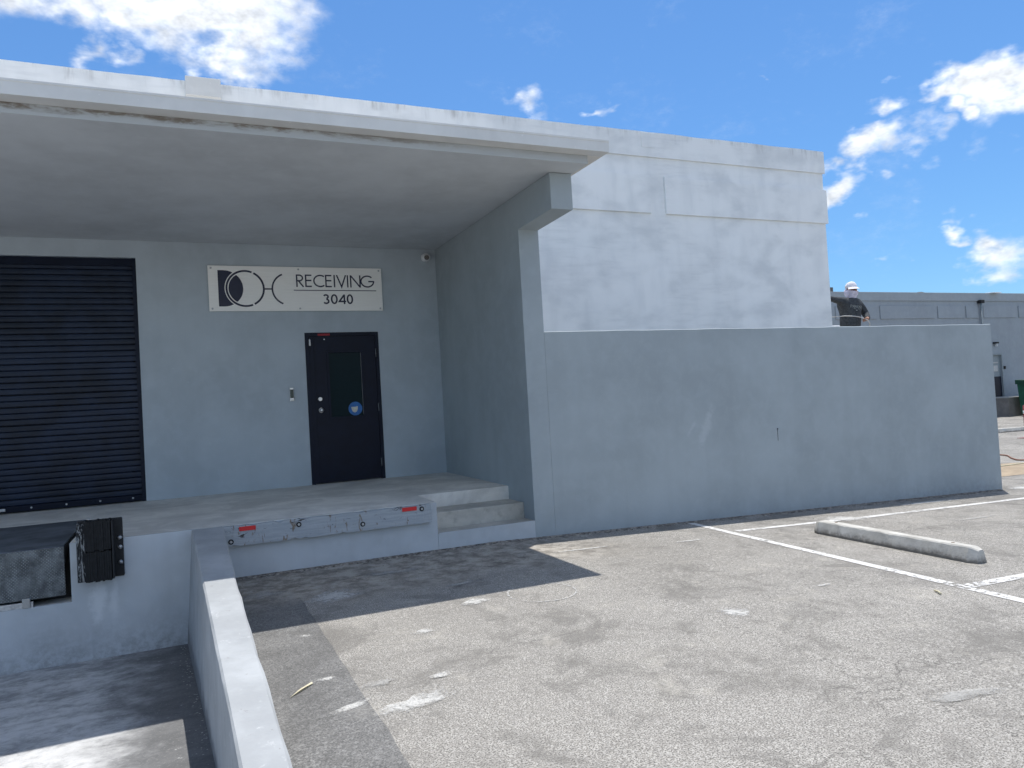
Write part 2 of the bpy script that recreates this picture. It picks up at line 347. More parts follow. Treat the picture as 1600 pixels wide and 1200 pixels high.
# ---------------------------------------------------------------- mesh helpers
class MB:
    def __init__(s): s.v = []; s.f = []; s.sm = []
    def add(s, vs, fs, smooth=False):
        o = len(s.v); s.v += [tuple(v) for v in vs]; s.f += [tuple(i+o for i in f) for f in fs]; s.sm += [smooth]*len(fs); return s
    def box(s, x0, x1, y0, y1, z0, z1):
        return s.add([(x0, y0, z0), (x1, y0, z0), (x1, y1, z0), (x0, y1, z0), (x0, y0, z1), (x1, y0, z1), (x1, y1, z1), (x0, y1, z1)],
                     [(0, 3, 2, 1), (4, 5, 6, 7), (0, 1, 5, 4), (1, 2, 6, 5), (2, 3, 7, 6), (3, 0, 4, 7)])
    def prism(s, prof, a, b, axis='x'):
        """profile (p, q) swept from a to b along axis; p, q are the other two axes in xyz order"""
        def P(p, q, t): return {'x': (t, p, q), 'y': (p, t, q), 'z': (p, q, t)}[axis]
        n = len(prof); vs = [P(p, q, a) for p, q in prof] + [P(p, q, b) for p, q in prof]
        return s.add(vs, [tuple(range(n))[::-1], tuple(range(n, 2*n))] + [(i, (i+1) % n, n+(i+1) % n, n+i) for i in range(n)])
    def cyl(s, p0, p1, ra, rb=None, n=16, caps=True):
        rb = ra if rb is None else rb; p0 = Vector(p0); p1 = Vector(p1); d = (p1-p0).normalized()
        a = d.orthogonal().normalized(); b = d.cross(a); vs = []
        for p, r in ((p0, ra), (p1, rb)):
            vs += [p + (a*math.cos(2*math.pi*i/n) + b*math.sin(2*math.pi*i/n))*r for i in range(n)]
        s.add(vs, [(i, (i+1) % n, n+(i+1) % n, n+i) for i in range(n)], True)
        if caps: s.add(vs, [tuple(range(n))[::-1], tuple(range(n, 2*n))])
        return s
    def tube(s, pts, r, n=8):
        pts = [Vector(p) for p in pts]; rings = []; a = None
        for i, p in enumerate(pts):
            d = (pts[min(i+1, len(pts)-1)] - pts[max(i-1, 0)]).normalized()
            a = d.orthogonal().normalized() if a is None else (a - d*a.dot(d)).normalized(); b = d.cross(a)
            rings.append([p + (a*math.cos(2*math.pi*j/n)+b*math.sin(2*math.pi*j/n))*r for j in range(n)])
        vs = [v for q in rings for v in q]; fs = []
        for i in range(len(pts)-1):
            fs += [(i*n+j, i*n+(j+1) % n, (i+1)*n+(j+1) % n, (i+1)*n+j) for j in range(n)]
        s.add(vs, fs, True); s.add(rings[0]+rings[-1], [tuple(range(n))[::-1], tuple(range(n, 2*n))]); return s
    def ball(s, c, r, nu=16, nv=10, z0=-1.0, sx=1, sy=1, sz=1):
        vs = []; fs = []
        for j in range(nv+1):
            t = -math.pi/2 + math.pi*j/nv
            for i in range(nu):
                a = 2*math.pi*i/nu; vs.append((c[0]+sx*r*math.cos(t)*math.cos(a), c[1]+sy*r*math.cos(t)*math.sin(a), c[2]+sz*r*math.sin(t)))
        for j in range(nv):
            fs += [(j*nu+i, j*nu+(i+1) % nu, (j+1)*nu+(i+1) % nu, (j+1)*nu+i) for i in range(nu)]
        return s.add(vs, fs, True)
    def build(s, name, mat, parent=None, bevel=0.0, recalc=True):
        me = bpy.data.meshes.new(name); me.from_pydata(s.v, [], s.f)
        for p, q in zip(me.polygons, s.sm): p.use_smooth = q
        bm = bmesh.new(); bm.from_mesh(me)
        bmesh.ops.remove_doubles(bm, verts=bm.verts, dist=1e-6)
        if recalc: bmesh.ops.recalc_face_normals(bm, faces=bm.faces)
        if bevel:
            es = [e for e in bm.edges if len(e.link_faces) == 2 and e.calc_face_angle(0) > .5]
            bmesh.ops.bevel(bm, geom=es, offset=bevel, segments=2, affect='EDGES', profile=.5)
        bm.to_mesh(me); bm.free(); me.materials.append(mat)
        return link(bpy.data.objects.new(name, me), parent)
def link(o, parent=None):
    COL.objects.link(o)
    if parent:
        o.parent = parent
        if parent.type == 'EMPTY': o.matrix_parent_inverse = Matrix.Translation(-parent.location)
    return o
def tag(o, label=None, cat=None, group=None, kind=None):
    for k, v in (('label', label), ('category', cat), ('group', group), ('kind', kind)):
        if v: o[k] = v
    return o
def thing(name, loc, label, cat, group=None):
    e = bpy.data.objects.new(name, None); COL.objects.link(e); e.location = loc; e.empty_display_size = .2
    return tag(e, label, cat, group)
def copies(o, spots, parent):
    """more of the same piece, sharing its mesh"""
    for d in spots:
        c = o.copy(); COL.objects.link(c); c.parent = parent; c.matrix_parent_inverse = o.matrix_parent_inverse.copy(); c.location = Vector(o.location)+Vector(d)

# ---------------------------------------------------------------- the ground
BREAKS = [(-3.375, 0), (-.5, 0), (8.3, -.29), (33, -.58), (400, -.58)]
def zg(x):
    if x <= -.5: return 0.0
    for (a, za), (b, zb) in zip(BREAKS, BREAKS[1:]):
        if a <= x <= b: return za + (zb-za)*(x-a)/(b-a)
    return -.58
g = MB()
for (a, za), (b, zb) in zip(BREAKS, BREAKS[1:]):
    for y0, y1 in ((-400, -16), (-16, 0.5), (.5, 400)): g.add([(a, y0, za), (b, y0, zb), (b, y1, zb), (a, y1, za)], [(0, 1, 2, 3)])
g.add([(-400, -400, 0), (-3.375, -400, 0), (-3.375, -16, 0), (-400, -16, 0)], [(0, 1, 2, 3)])
g.add([(-400, -16, 0), (-11.2, -16, 0), (-11.2, .5, 0), (-400, .5, 0)], [(0, 1, 2, 3)])
g.add([(-400, .5, 0), (-11.2, .5, 0), (-11.2, 400, 0), (-400, 400, 0)], [(0, 1, 2, 3)])
lot = tag(g.build('parking_lot', M_lot), 'worn grey asphalt parking lot', None, None, 'structure')
PIT = lambda y: -.55 - .034*y
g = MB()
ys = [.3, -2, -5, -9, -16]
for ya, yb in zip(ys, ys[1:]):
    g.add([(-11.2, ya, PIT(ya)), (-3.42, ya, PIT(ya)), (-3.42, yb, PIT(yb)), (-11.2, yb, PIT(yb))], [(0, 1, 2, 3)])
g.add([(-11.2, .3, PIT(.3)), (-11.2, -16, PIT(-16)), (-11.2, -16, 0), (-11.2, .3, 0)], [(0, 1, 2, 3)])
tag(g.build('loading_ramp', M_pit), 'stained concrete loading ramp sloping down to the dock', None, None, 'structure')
def sheet(name, pts, mat, h=.004, parent=lot):
    m = MB(); n = len(pts); m.add([(x, y, zg(x)+h) for x, y in pts], [tuple(range(n))]); return tag(m.build(name, mat, parent), kind='structure')
def blob(name, cx, cy, rx, ry, mat, h=.004, seed=0, n=34, rot=0, jag=.3):
    rr = random.Random(seed); ph = [rr.uniform(0, 6.28) for _ in range(6)]; pts = []
    for i in range(n):
        a = 2*math.pi*i/n; k = 1 + sum(jag/(j+1.5)*math.sin((j+2)*a+ph[j]) for j in range(6)) + rr.uniform(-.06, .06)
        x, y = rx*k*math.cos(a), ry*k*math.sin(a); pts.append((cx+x*math.cos(rot)-y*math.sin(rot), cy+x*math.sin(rot)+y*math.cos(rot)))
    return sheet(name, pts, mat, h)
seam = [(-2.82+random.uniform(-.008, .008), y) for y in [-.95-.25*i for i in range(50)]]
sheet('asphalt_patch', [(-3.372, -.8)] + seam + [(-3.372, -13.2)], M_patch)
# painted stall lines
sheet('painted_line', [(2.17, -.10), (2.075, -.10), (1.775, -4.35), (1.45, -9.0), (1.56, -9.0), (1.885, -4.35)], M_line)
sheet('painted_line', [(2.20, -.82), (4.2, -.865), (8.2, -.80), (8.2, -.90), (4.2, -.965), (2.19, -.915)], M_line, .0045)
sheet('painted_line', [(1.93, -3.82), (8.2, -3.80), (8.2, -3.91), (1.92, -3.93)], M_line, .0045)
sheet('painted_line', [(8.31, -.80), (16, -.78), (16, -.90), (8.31, -.90)], M_line, .0045)
sheet('painted_line', [(8.31, -3.80), (14, -3.79), (14, -3.91), (8.31, -3.91)], M_line, .0045)
sheet('painted_line', [(3.55, -.66), (3.95, -.60), (4.3, -1.05), (3.9, -1.12)], M_smearw, .0055)
# chalk ring
ring = MB(); n = 56; vs = []
for i in range(n):
    a = 2*math.pi*i/n
    for r in (.266, .282):
        vs.append((-1.04+r*math.cos(a)*1.02, -2.28+r*math.sin(a)*1.08, .0045))
ring.add(vs, [(2*i, 2*i+1, (2*i+3) % (2*n), (2*i+2) % (2*n)) for i in range(n)])
tag(ring.build('chalk_ring', M_chalk, lot), kind='structure')
for i, (x, y, rx, ry, m, rot) in enumerate([(-2.545, -1.33, .30, .20, M_smearw, .2), (-2.60, -3.93, .24, .10, M_smearw, .25), (-2.72, -3.55, .12, .06, M_smear, .1), (-2.93, -3.80, .16, .03, M_smearw, .35),
        (-1.60, -2.22, .20, .06, M_smearw, .5), (-2.36, -3.62, .07, .05, M_smearw, .2), (-.144, -3.57, .14, .10, M_smearw, .1), (-2.2, -2.75, .10, .05, M_smearw, .3), (-1.5, -1.6, .2, .05, M_smear, .2),
        (.1, -.9, .4, .03, M_smearw, .05), (1.3, -1.1, .25, .03, M_smearw, .05), (-.20, -5.3, .30, .05, M_smear, -.25), (3.0, -1.9, .12, .03, M_smearw, .3), (5.2, -1.7, .5, .04, M_smear, .1), (6, -.4, .8, .08, M_smearw, 0),
        (-3.1, -.9, .22, .12, M_smear, .4), (-1.9, -.75, .3, .1, M_smear, .1), (8.75, -.1, .38, .16, M_smearw, .1), (-2.95, -2.35, .05, .03, M_smearw, 0), (-2.97, -3.3, .05, .04, M_smearw, 0), (1.0, -3.3, .1, .03, M_smearw, .2)]):
    blob('cement_smear', x, y, rx, ry, m, .0052+.0006*(i % 3), 20+i, 34, rot)
blob('bare_earth_patch', 11.2, 1.7, 1.7, 1.0, concrete('sandy_earth', (.34, .27, .19), .4, (.22, .17, .11)), .004, 5)

# ---------------------------------------------------------------- warehouse building
D, P, PF, T, TB, R = 3.1065, .553, .527, 6.233, 5.792, 8.261
CZ, SR, GR = 4.003, .2836, .4536
RX, RT, RL = -4.168, 3.776, -7.07
DL, DR, DT = -2.035, -.961, 2.743
TH = .2625
B = thing('warehouse_building', (-1.0, D, 0), 'grey and white warehouse with a flat canopy over its loading dock', 'building')
m = MB()
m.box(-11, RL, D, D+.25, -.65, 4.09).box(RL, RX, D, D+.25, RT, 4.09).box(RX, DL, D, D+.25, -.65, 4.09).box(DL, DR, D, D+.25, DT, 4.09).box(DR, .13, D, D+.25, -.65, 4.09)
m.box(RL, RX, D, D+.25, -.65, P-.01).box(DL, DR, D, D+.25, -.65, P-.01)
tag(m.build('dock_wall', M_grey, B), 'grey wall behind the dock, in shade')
m = MB(); m.box(-11, .13, D, D+.25, 4.09, TB).box(.13, R, D, D+.25, -.6, TB)
tag(m.build('upper_wall', M_white, B), 'patchy white painted wall')
m = MB(); m.box(R-.25, R, D+.25, D+22, -.6, TB).box(-11, -10.75, D+.25, D+22, -.6, TB).box(-11, R, D+22, D+22.25, -.6, TB); m.build('side_wall', M_white, B)
m = MB(); m.box(-10.7, R-.3, D+.26, D+21.9, 5.3, 5.5); m.build('roof', M_pale, B)
# parapet band with slightly wavy top edge
m = MB(); rr = random.Random(11); nseg = 60; xs = [-11 + (R+.035+11)*i/nseg for i in range(nseg+1)]
tops = [T + rr.uniform(-.006, .006) for _ in xs]; y0, y1 = D-.035, D+.27
vs = []
for x, t in zip(xs, tops): vs += [(x, y0, TB), (x, y0, t), (x, y1, t), (x, y1, TB)]
fs = []
for i in range(nseg):
    for j in range(4): fs.append((4*i+j, 4*i+(j+1) % 4, 4*i+4+(j+1) % 4, 4*i+4+j))
fs += [(0, 1, 2, 3), (4*nseg+3, 4*nseg+2, 4*nseg+1, 4*nseg)]
m.add(vs, fs); band = m.build('parapet_band', M_white, B)
MB().box(R-.25, R+.035, D+.27, D+22.2, TB, T).build('parapet_band', M_white, B)
MB().box(3.94, 4.22, D-.043, D-.0352, 5.955, 6.215).build('repair_patch', M_white, band)
MB().box(.95, 4.07, D-.04, D-.0005, 4.78, 5.452).build('wall_panel', M_white, B, .004)
MB().box(4.39, R+.04, D-.04, D-.0005, 4.78, 5.452).build('wall_panel', M_white, B, .004)
MB().box(R+.0005, R+.04, D, D+5, 4.78, 5.452).build('wall_panel', M_white, B, .004)
MB().box(-3.46, -3.01, D-.16, D-.036, 5.99, 6.25).build('scupper_box', M_trim, B, .006)
# side wall of the dock with its bracket
m = MB(); m.prism([(0, -.4), (D, -.4), (D, CZ-.003), (-.872, CZ-.003), (-.872, 3.609), (0, 3.589)], 0, TH, 'x')
tag(m.build('dock_side_wall', M_low, B, .006), 'grey side wall with a stepped bracket under the canopy')
# canopy
can = MB().box(-11, SR, -1.20, D, CZ, 4.089).build('canopy_slab', M_soffit, B, .004)
MB().box(-11, GR, -1.198, D-.04, 4.0895, 4.19).build('roof_edge', M_cream, can, .003)
def gut(x0, x1):
    return MB().prism([(-1.36, 4.0905), (-1.2, 4.0905), (-1.2, 4.205), (-1.355, 4.205), (-1.355, 4.212), (-1.368, 4.212), (-1.368, 4.195), (-1.362, 4.188)], x0, x1, 'x')
for a, b in ((-11, -5.9), (-5.897, GR)): gut(a, b).build('gutter', M_trim, can, .002)
def stain():
    s = NT('fascia_grime'); n = s.noise(1, 5, .7, vec=s.scale((4, 1, 16)), dist=.3); X, Y, Z = s.xyz()
    top = s.ramp(s.math('ADD', Z, s.math('MULTIPLY', s.math('SUBTRACT', n, .5), .12)), 4.03, 4.08)
    lf = s.ramp(s.math('ADD', X, s.math('MULTIPLY', s.math('SUBTRACT', s.noise(1.2, 4, .6), .5), 3)), -1.0, -3.2, .15, 1)
    c = s.mix(s.math('MULTIPLY', s.math('MULTIPLY', top, lf), s.ramp(n, .34, .60)), (.46, .49, .51), (.20, .175, .15)); s.bump(n, .2, .004); return s.fin(c, .8)
MB().box(-11, SR-.004, -1.207, -1.2005, CZ+.001, 4.0893).build('fascia_board', stain(), can)

# roller door
rd_y = D+.10
RD = tag(MB().box(RL, RX, rd_y+.03, rd_y+.05, P, RT-.1).build('roller_door', M_dark, B), 'dark navy slatted roller shutter, shut')
for a, b in ((RL, RL+.05), (RX-.05, RX)): MB().box(a, b, D+.03, D+.14, P, RT-.002).build('guide_rail', M_navy, RD)
prof = [(rd_y+.010, 0), (rd_y-.008, .001), (rd_y-.012, .008), (rd_y-.013, .036), (rd_y-.011, .062), (rd_y-.006, .069), (rd_y+.010, .0715)]
sl = MB().prism(prof, RL+.045, RX-.045, 'x').build('slat', M_slat, RD); sl.location.z = P+.09
pitch = .0767; ns = int((RT-P-.09)/pitch)
copies(sl, [(0, 0, pitch*i) for i in range(1, ns)], RD)
for o in RD.children:                                      # a used shutter: no two slats hang quite alike
    if o.name.startswith('slat'): o.location.y += random.uniform(-.0025, .0025); o.rotation_euler.y = random.uniform(-.0006, .0006)
MB().box(RL+.045, RX-.045, rd_y-.03, rd_y+.02, P+.012, P+.085).build('bottom_bar', M_navy, RD, .004)
MB().box(RL+.045, RX-.045, rd_y-.02, rd_y+.01, P+.0005, P+.012).build('weather_seal', M_black, RD)
bo = MB().cyl((0, rd_y-.038, P+.05), (0, rd_y-.03, P+.05), .011, .013, 10).build('bolt', M_galv, RD); bo.location.x = RX-.16
copies(bo, [(-.38*i, 0, 0) for i in range(1, 8)], RD)
MB().box(RL, RX, D+.06, D+.20, RT-.10, RT-.001).build('hood', M_navy, RD)
MB().box(-5.86, -5.74, rd_y-.05, rd_y-.03, P+.03, P+.065).build('latch', M_galv, RD, .004)

# entry door
m = MB(); fy0, fy1 = D-.004, D+.12
m.box(DL, DL+.055, fy0, fy1, P, DT).box(DR-.05, DR, fy0, fy1, P, DT).box(DL+.055, DR-.05, fy0, fy1, DT-.05, DT)
ED = tag(m.build('entry_door', M_navy, B), 'navy steel door with a narrow dark window')
lx0, lx1, lz0, lz1 = DL+.058, DR-.053, P+.012, DT-.053
ly = D+.012; gx0, gx1, gz0, gz1 = -1.705, -1.233, 1.508, 2.445
m = MB(); m.box(lx0, gx0, ly, ly+.045, lz0, lz1).box(gx1, lx1, ly, ly+.045, lz0, lz1).box(gx0, gx1, ly, ly+.045, lz0, gz0).box(gx0, gx1, ly, ly+.045, gz1, lz1)
m.build('door_leaf', M_navy, ED)
m = MB(); e = .03
for a, b, c, d in ((gx0-e, gx0, gz0-e, gz1+e), (gx1, gx1+e, gz0-e, gz1+e), (gx0, gx1, gz0-e, gz0), (gx0, gx1, gz1, gz1+e)): m.box(a, b, ly-.012, ly-.0005, c, d)
m.build('window_frame', M_navy, ED, .002)
MB().box(gx0, gx1, ly+.018, ly+.024, gz0, gz1).build('window_pane', M_glass, ED)
MB().box(gx1-.007, gx1-.001, ly-.002, ly+.017, gz0+.02, gz1-.01).build('glazing_bead', M_hinge, ED)
MB().box(lx0-.002, lx0+.065, ly-.012, ly-.0005, lz0, lz1-.02).build('latch_guard', M_navy, ED, .002)
MB().box(-1.978, -1.955, ly-.018, ly-.0125, 2.555, 2.645).build('contact_plate', M_galv, ED)
MB().cyl((-1.849, ly-.004, 1.616), (-1.849, ly-.0005, 1.616), .036).cyl((-1.849, ly-.035, 1.616), (-1.849, ly-.004, 1.616), .014).ball((-1.849, ly-.052, 1.616), .031, sy=.7).build('door_knob', M_steel, ED)
MB().cyl((-1.858, ly-.022, 1.778), (-1.858, ly-.0005, 1.778), .027, .033).box(-1.862, -1.854, ly-.026, ly-.0222, 1.765, 1.791).build('deadbolt', M_steel, ED)
for z in (2.43, 1.62, .80):
    MB().cyl((DR-.052, D-.014, z-.06), (DR-.052, D-.014, z+.06), .010, n=10).build('hinge', M_hinge, ED)
MB().box(-1.85, -1.675, D-.0065, D-.0045, 2.697, 2.727).build('warning_sticker', simple('faded_red_sticker', (.30, .02, .03), .5, 0, .3, .4, 80), ED)
MB().cyl((-1.757, ly-.003, 2.645), (-1.757, ly-.0005, 2.645), .010, n=10).build('screw', M_whitep, ED)
m = MB().cyl((-1.352, ly+.012, 1.613), (-1.352, ly+.0175, 1.613), .101, n=32); st = m.build('round_sticker', M_blue, ED)
m = MB(); m.add([(-1.412, ly+.0115, 1.640), (-1.345, ly+.0115, 1.640), (-1.338, ly+.0115, 1.647), (-1.315, ly+.0115, 1.645), (-1.318, ly+.0115, 1.60), (-1.335, ly+.0115, 1.568), (-1.362, ly+.0115, 1.556), (-1.392, ly+.0115, 1.57), (-1.405, ly+.0115, 1.60)], [tuple(range(9))]); m.build('sticker_emblem', simple('sticker_white', (.55, .55, .47), .5), st)

# ---------------------------------------------------------------- loading dock
K = thing('loading_dock', (-3, 1.5, 0), 'raised concrete loading dock with steps beside the side wall', 'loading dock')
BS = -1.18; Y1, Y2, Z2, S3 = .7265, .283, .372, .187
def ptop(y): return PF + (P-PF)*y/D
def slab(m, x0, x1, y0, y1, zb):
    return m.add([(x0, y0, zb), (x1, y0, zb), (x1, y1, zb), (x0, y1, zb), (x0, y0, ptop(y0)), (x1, y0, ptop(y0)), (x1, y1, ptop(y1)), (x0, y1, ptop(y1))],
                 [(0, 3, 2, 1), (4, 5, 6, 7), (0, 1, 5, 4), (1, 2, 6, 5), (2, 3, 7, 6), (3, 0, 4, 7)])
LX0, LX1, LYB = -6.53, -4.67, 1.76
m = MB()
slab(m, -11, LX0, .02, D, -.65); slab(m, LX0, LX1, LYB, D, -.65); slab(m, LX1, BS, .02, D, -.65); slab(m, BS, 0, Y1, D, -.3)
m.box(LX0, LX1, .02, LYB, -.65, 0)
m.build('platform', M_floor, K)
m = MB(); m.box(-11, LX0, 0, .02, -.7, PF+.0004).box(LX1, -3.55, 0, .02, -.7, PF+.0004).box(LX0, LX1, 0, .02, -.7, .0)
tag(m.build('dock_face', M_greydock, K), 'grey painted dock face above the ramp')
MB().box(-3.55, BS, 0, .02, -.3, PF-.008).build('dock_face', M_greydock, K)
MB().box(BS+.001, -.001, Y2, Y1, -.3, Z2).build('step', M_step, K, .008)
m = MB().box(BS+.001, -.001, .014, Y2-.001, -.3, S3); m.build('step', M_step, K, .006)
MB().box(BS+.001, -.001, -.004, .0135, -.3, S3-.012).build('step_riser', M_greydock, K)
MB().box(BS+.012, -.002, -.004, .0135, S3-.0115, S3+.001).build('step_nosing', M_greydock, K)

# timber bumper
bl, br_, bz = -3.375, -1.262, .327
TBm = thing('bumper_plank', (-2.3, -.03, bz), 'scuffed grey painted timber plank bolted along the dock edge', 'bumper')
m = MB(); rr = random.Random(5); n = 44
vs = []
for i in range(n+1):
    x = bl + (br_-bl)*i/n; a = rr.uniform(-.004, .004) - (.016 if rr.random() < .14 else 0); b = rr.uniform(-.003, .003) + (.012 if rr.random() < .12 else 0)
    vs += [(x, -.062, bz+b), (x, -.062+.004, PF-.006+a), (x, -.0005, PF-.004+a*.5), (x, -.0005, bz)]
fs = []
for i in range(n):
    for j in range(4): fs.append((4*i+j, 4*i+(j+1) % 4, 4*i+4+(j+1) % 4, 4*i+4+j))
fs += [(0, 1, 2, 3), (4*n+3, 4*n+2, 4*n+1, 4*n)]
m.add(vs, fs); m.build('plank', M_timber, TBm)
for x, z in ((-3.304, .374), (-2.657, .468), (-2.012, .394), (-1.367, .482)):
    wsh = MB().cyl((x, -.067, z), (x, -.0615, z), .024, .026, 18).build('bolt_recess', M_dark, TBm)
    MB().cyl((x, -.076, z), (x, -.0672, z), .013, .015, 6).build('bolt', M_galv, wsh)
for x0, x1, z0 in ((-3.225, -3.07, .468), (-1.585, -1.425, .474)):
    MB().box(x0, x1, -.0655, -.0625, z0, z0+.042).build('reflector', M_red, TBm)

# ramp wall
RW = thing('ramp_wall', (-3.5, -6, -.3), 'low grey concrete wall with a sunlit top edging the loading ramp', 'wall')
sec = [(-.001, -3.648, -3.360, .5275, -3.735), (-1, -3.622, -3.368, .470, -3.69), (-2, -3.598, -3.372, .410, -3.64), (-3.2, -3.568, -3.362, .335, -3.585), (-4.75, -3.532, -3.345, .235, -3.55), (-7.2, -3.50, -3.335, .10, -3.52), (-13.5, -3.46, -3.30, .03, -3.48)]
def lerp_sec(y):
    for a, b in zip(sec, sec[1:]):
        if b[0] <= y <= a[0]:
            t = (y-a[0])/(b[0]-a[0]); return [a[i]+(b[i]-a[i])*t for i in range(5)]
    return list(sec[-1])
m = MB(); vs = []; rr = random.Random(8); n = 60
for i in range(n+1):
    y = -.001 - 13.49*i/n; _, xl, xr, zt, xb = lerp_sec(y); j = lambda s=.003: rr.uniform(-s, s)
    zb = PIT(y)-.05
    vs += [(xb, y, zb), (xl+j(), y, zt-.012+j()), (xl+.012, y, zt+j(.002)), (xr-.014, y, zt+j(.002)), (xr+j(.004), y, zt-.014+j()), (xr+.01, y, -.12)]
fs = []
for i in range(n):
    for q in range(5): fs.append((6*i+q, 6*i+q+1, 6*i+6+q+1, 6*i+6+q))
fs += [(0, 1, 2, 3, 4, 5), tuple(6*n+q for q in (5, 4, 3, 2, 1, 0))]
m.add(vs, fs)
def rwpaint():
    s = NT('ramp_wall_paint'); X, Y, Z = s.xyz(); base = (.37, .385, .395)
    c = s.mix(s.ramp(s.noise(2.2, 5, .65), .35, .7), mul(base, .88), mul(base, 1.12))
    c = s.mix(s.math('MULTIPLY', s.ramp(s.noise(8, 5, .75, dist=.6), .60, .68), .6), c, (.50, .51, .515))
    c = s.mix(s.math('MULTIPLY', s.ramp(s.noise(11, 5, .75, dist=.3), .62, .70), .6), c, (.20, .185, .165))
    low = s.ramp(s.math('ADD', Z, s.math('MULTIPLY', s.math('SUBTRACT', s.noise(6, 5, .7), .5), .3)), -.30, -.44)
    c = s.mix(s.math('MULTIPLY', low, .8), c, (.15, .152, .155)); s.bump(s.math('ADD', s.noise(40, 4, .6), s.math('MULTIPLY', s.noise(9, 3, .6), 2)), .3, .006)
    return s.fin(c, .8)
M_rw = rwpaint(); m.build('wall_body', M_rw, RW)

# ---------------------------------------------------------------- yard wall
YW = thing('yard_wall', (4.3, .1, -.15), 'long plain grey wall standing in front of the white building', 'wall')
L_ = 8.345; W_ = 2.39
m = MB(); n = 40; vs = []
for i in range(n+1):
    x = TH+.0005 + (L_-TH)*i/n; zb = zg(x)-.15; j = random.uniform(-.003, .003)
    vs += [(x, .0015, zb), (x, .0015, W_-.008+j), (x, .010, W_+j), (x, .19, W_+j), (x, .20, W_-.01), (x, .20, zb)]
fs = []
for i in range(n):
    for q in range(5): fs.append((6*i+q, 6*i+q+1, 6*i+6+q+1, 6*i+6+q))
fs += [(0, 1, 2, 3, 4, 5), tuple(6*n+q for q in (5, 4, 3, 2, 1, 0))]
m.add(vs, fs); m.build('wall_body', M_low, YW)
MB().box(3.730, 3.7335, -.002, .001, .84, .995).ball((3.732, -.003, 1.0), .009).build('rust_drip', simple('rust', (.05, .04, .035), .9), YW)
# broken asphalt along the foot of dock and walls
m = MB(); rr = random.Random(21)
x = -3.33
def chunk(m, x, y, z, r):
    n = 6; vs = [(x+r*rr.uniform(.7, 1.2)*math.cos(i*6.28/n), y+r*.6*rr.uniform(.7, 1.2)*math.sin(i*6.28/n), z) for i in range(n)] + [(x+r*.6*rr.uniform(.6, 1.2)*math.cos(i*6.28/n+.3), y+r*.35*math.sin(i*6.28/n+.3), z+r*rr.uniform(.2, .45)) for i in range(n)]
    m.add(vs, [tuple(range(n, 2*n))] + [(i, (i+1) % n, n+(i+1) % n, n+i) for i in range(n)])
while x < 8.3:
    dens = 1.0 if x < 1 else .6
    for q in range(3):
        if rr.random() < dens: chunk(m, x+rr.uniform(-.02, .02), -rr.uniform(.012, .08 if x < 1 else .10)-.008, zg(x)-.006, rr.uniform(.012, .055))
    x += rr.uniform(.02, .06)
for i in range(420):
    y = -abs(rr.gauss(.02, .22))-.03; x = rr.uniform(-3.3, 8.2); chunk(m, x, y, zg(x)-.001, rr.uniform(.004, .013))
for (xa, xb_, n) in ((-3.34, -.5, 70), (-.5, 8.28, 170)):
    ed = [(xa+(xb_-xa)*i/n, -.010-abs(rr.gauss(.03, .04))-(.06 if rr.random() < .15 else 0)) for i in range(n+1)]
    for (x0, y0_), (x1, y1_) in zip(ed, ed[1:]): m.add([(x0, 0, zg(x0)+.012), (x0, y0_, zg(x0)+.0035), (x1, y1_, zg(x1)+.0035), (x1, 0, zg(x1)+.012)], [(0, 1, 2, 3)])
tag(m.build('asphalt_crumbs', M_rubble), 'dark crumbs of broken asphalt along the foot of the walls', 'rubble', None, 'stuff')
m = MB()
for i in range(160):
    y = rr.uniform(-2.9, -.02); _, xl, xr, zt, xb = lerp_sec(y); chunk(m, xb-abs(rr.gauss(0, .035))-.006, y, PIT(y)-.002, rr.uniform(.003, .011))
for i in range(120): chunk(m, rr.uniform(-6, -3.75), -abs(rr.gauss(0, .05))-.006, PIT(0)-.002, rr.uniform(.003, .010))
tag(m.build('ramp_grit', M_step), 'pale grit gathered along the edges of the loading ramp', 'grit', None, 'stuff')

# ---------------------------------------------------------------- dock leveler
LV = thing('dock_leveler', (-5.6, .8, 0), 'dark steel dock leveler plate with a worn tread lip hanging down', 'dock leveler')
MB().prism([(.03, .512), (LYB-.01, .540), (LYB-.01, .528), (.03, .500)], LX0+.03, LX1-.055, 'x').build('deck_plate', M_deck, LV, .002)
MB().prism([(-.012, .505), (.008, .505), (.022, .07), (.004, .068)], LX0+.03, LX1-.045, 'x').build('lip', M_tread, LV, .003)
MB().cyl((LX0+.03, .012, .503), (LX1-.045, .012, .503), .014, n=12).build('hinge_tube', M_deck, LV)
for a in (LX1-.052, LX0+.02): MB().box(a, a+.008, .03, LYB-.02, .36, .506).build('toe_guard', M_dark, LV)
for x in (-5.02, -6.2):
    MB().box(x-.03, x+.03, -.012, .03, .0005, .085).build('lip_keeper', M_pale, LV, .004)
MB().box(LX0+.05, LX1-.30, .008, .05, .0005, .05).build('front_angle', M_galv, LV)
MB().box(LX0+.02, LX1-.02, .25, .30, .0005, .49).build('rear_frame', M_dark, LV)

